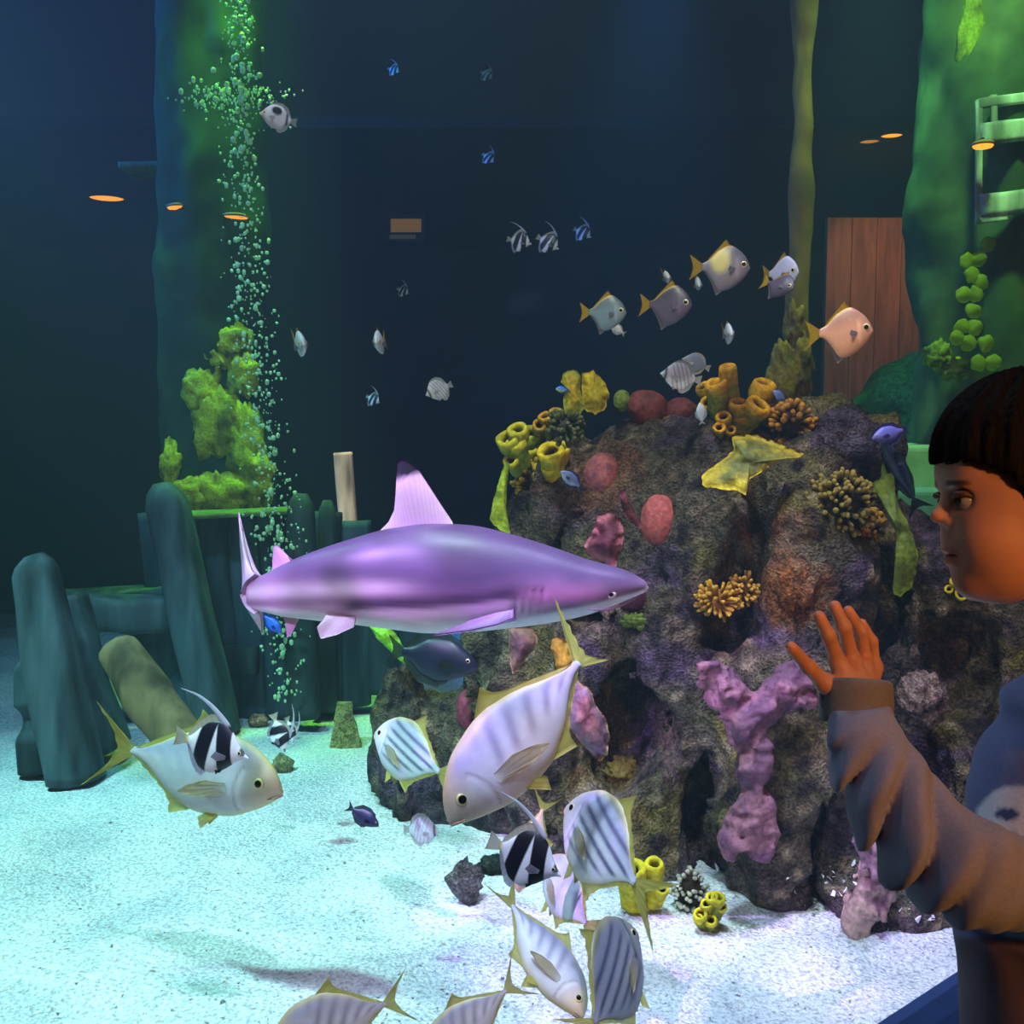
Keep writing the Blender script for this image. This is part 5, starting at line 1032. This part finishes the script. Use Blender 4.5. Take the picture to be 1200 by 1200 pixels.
def hair_sdf(p):
    d = HE(p, 1213, 536, 0, 119, 106, 90)
    q = p - Hd(1213, 520); az = np.arctan2(q[:, 2], -q[:, 0]); st = np.stack([az * 9, q[:, 1] * 16, q[:, 1] * 0 + 2], -1); d = d + 4.5 * hk * vnoise(st, 3) + 2.4 * hk * vnoise(st * V3((2.6, 1.6, 1)), 5)
    d = smax(d, -HE(p, 1116, 640, 0, 72, 99, 200) + 5 * hk * vnoise(st * V3((3, .5, 1)), 8), 3 * hk)
    d = smax(d, -HE(p, 1190, 690, 0, 60, 62, 200), 6 * hk)
    return smax(d, (p[:, 1] * 0 + (p[:, 1] * -1 + Hd(1200, 690)[1])), 8 * hk)
hv, hf = nets_sparse(hair_sdf, Hd(1080, 705, -105), Hd(1345, 420, 105), .0028)
mk('hair', toW(hv) - borg, hf, vmat('hair', .75, .4, 160, .9, .004, .12, stretch=(1, 1, .15)), boy, (11, 7, 6))
# clothing
def fold(p, a, amp, freq, tw, seed):
    return amp * np.sin(freq * a + tw + 2.0 * vnoise(p * 16, seed))
A_ = [CS(1004, 824, gd(1000, 815, .055)), CS(1014, 880, .99), CS(1040, 930, .965), CS(1082, 985, .935), CS(1140, 1022, .90), CS(1268, 1052, .965), CS(1322, 890, 1.03)]
R_ = [37, 43, 50, 57, 62, 48, 62]
def sleeve_sdf(p):
    d = None
    for i in range(6):
        e = rcone(p, A_[i], A_[i + 1], R_[i] * A_[i][2] / FPX, R_[i + 1] * A_[i + 1][2] / FPX); d = e if d is None else smin(d, e, .012)
    ax = V3((.42, -.9, 0)); ax /= np.linalg.norm(ax); u_ = p @ ax; w_ = p @ V3((.9, .42, 0)) 
    near = np.clip((CS(1000, 850, 1)[1] - p[:, 1]) / .05, 0, 1) * np.clip((.40 - p[:, 0]) / .05, 0.12, 1)
    g_ = p @ V3((.90, -.44, 0)); fl = np.sin(g_ * 118 + 2.3 * vnoise(p * 12, 4)); fl2 = np.sin(g_ * 240 + 2.5 * vnoise(p * 15, 6))
    d = d - .017 * np.abs(fl) ** 1.2 * near + .010 * near - .0015 * fl2 * near - .004 * vnoise(p * 22, 8)
    d = smax(d, -( (p - A_[0]) @ V3((.12, -.99, 0)) ) , .004)     # ends at the cuff
    return d
sl, sf = nets_sparse(sleeve_sdf, V3((.27, -.44, .80)), V3((.74, -.14, 1.14)), .0034)
def torso_sdf(p):
    d = rcone(p, CS(1290, 860, 1.08), CS(1262, 1050, 1.07), .085, .112); d = smin(d, rcone(p, CS(1262, 1050, 1.06), CS(1262, 1420, 1.06), .108, .112), .03)
    d = smin(d, rcone(p, CS(1236, 850, 1.12), CS(1214, 940, 1.11), .056, .068), .025)     # far shoulder and upper arm
    d = smin(d, ell(p, CS(1310, 790, 1.08), (.085, .035, .085)), .02)                       # hood round the neck
    d = smin(d, rcone(p, CS(1306, 830, 1.02), CS(1300, 830, 1.15), .062, .062), .03); d = smin(d, ell(p, CS(1322, 768, 1.08), (.078, .034, .082)), .02)
    d = smin(d, rcone(p, CS(1300, 850, 1.18), CS(1296, 1080, 1.19), .05, .044), .02)
    hem = CS(1200, 1092, 1.0)[1]
    d = d - .006 * np.exp(-((p[:, 1] - hem - .012) / .012) ** 2) + .006 * np.exp(-((p[:, 1] - hem + .010) / .005) ** 2)
    return d + .004 * vnoise(p * 12, 3) + .0035 * np.sin(p[:, 0] * 120 + p[:, 1] * 30 + 2 * vnoise(p * 9, 7)) * (p[:, 1] < hem - .02) * .7 + .004 * np.sin(p[:, 1] * 70 + 3 * vnoise(p * 8, 9)) * (p[:, 1] > hem + .03)
tv, tf = nets_sparse(torso_sdf, V3((.42, -.66, .9)), V3((.76, -.06, 1.28)), .005)
cloth = vmat('hoodie_fabric', .9, .08, 260, .15, .001, .1, sheen=.1)
qx = 600 + FPX * tv[:, 0] / tv[:, 2]; qy = 600 - FPX * tv[:, 1] / tv[:, 2]
tc_ = np.tile(lin((100, 108, 150)), (len(tv), 1)); fr_ = tv[:, 2] < 1.1
wob = 4 * vnoise(np.stack([qx / 12, qy / 12, qx * 0], 1), 2)
tc_ = mixc(tc_, lin((214, 210, 220)), sstep(1.08, .95, np.hypot((qx - 1192) / 50, (qy - 968) / 46) + wob * .012) * fr_)
for (ex, ey, rx, ry) in ((1180, 954, 14, 8), (1184, 982, 10, 8), (1214, 955, 12, 9)): tc_ = mixc(tc_, lin((66, 80, 124)), sstep(1.15, .9, np.hypot((qx - ex) / rx, (qy - ey) / ry)) * fr_)
tc_ = mixc(tc_, lin((96, 80, 96)), sstep(1096, 1102, qy))
hood = mk('hoodie', toW(tv) - borg, tf, cloth, boy, np.clip(tc_, 0, 1))
mk('sleeve', toW(sl) - borg, sf, cloth, hood, (136, 134, 156))
cv_, cf_ = lathe(resample([(.030, .0), (.0345, .002), (.0352, .012), (.0352, .030), (.034, .040), (.031, .043), (.028, .042)], 18), CS(1003, 848, gd(1003, 815, .058)), CS(1003, 804, gd(1003, 804, .050)) - CS(1003, 848, gd(1003, 815, .058)), 72)
ang = np.tile(np.arange(72), 18); cv_ = cv_ * 1.0; ctr_ = CS(1003, 826, gd(1003, 815, .054)); cv_[:, 0] += .0004 * np.cos(ang * PI)
mk('cuff', toW(cv_) - borg, cf_, cloth, hood, (118, 114, 116))
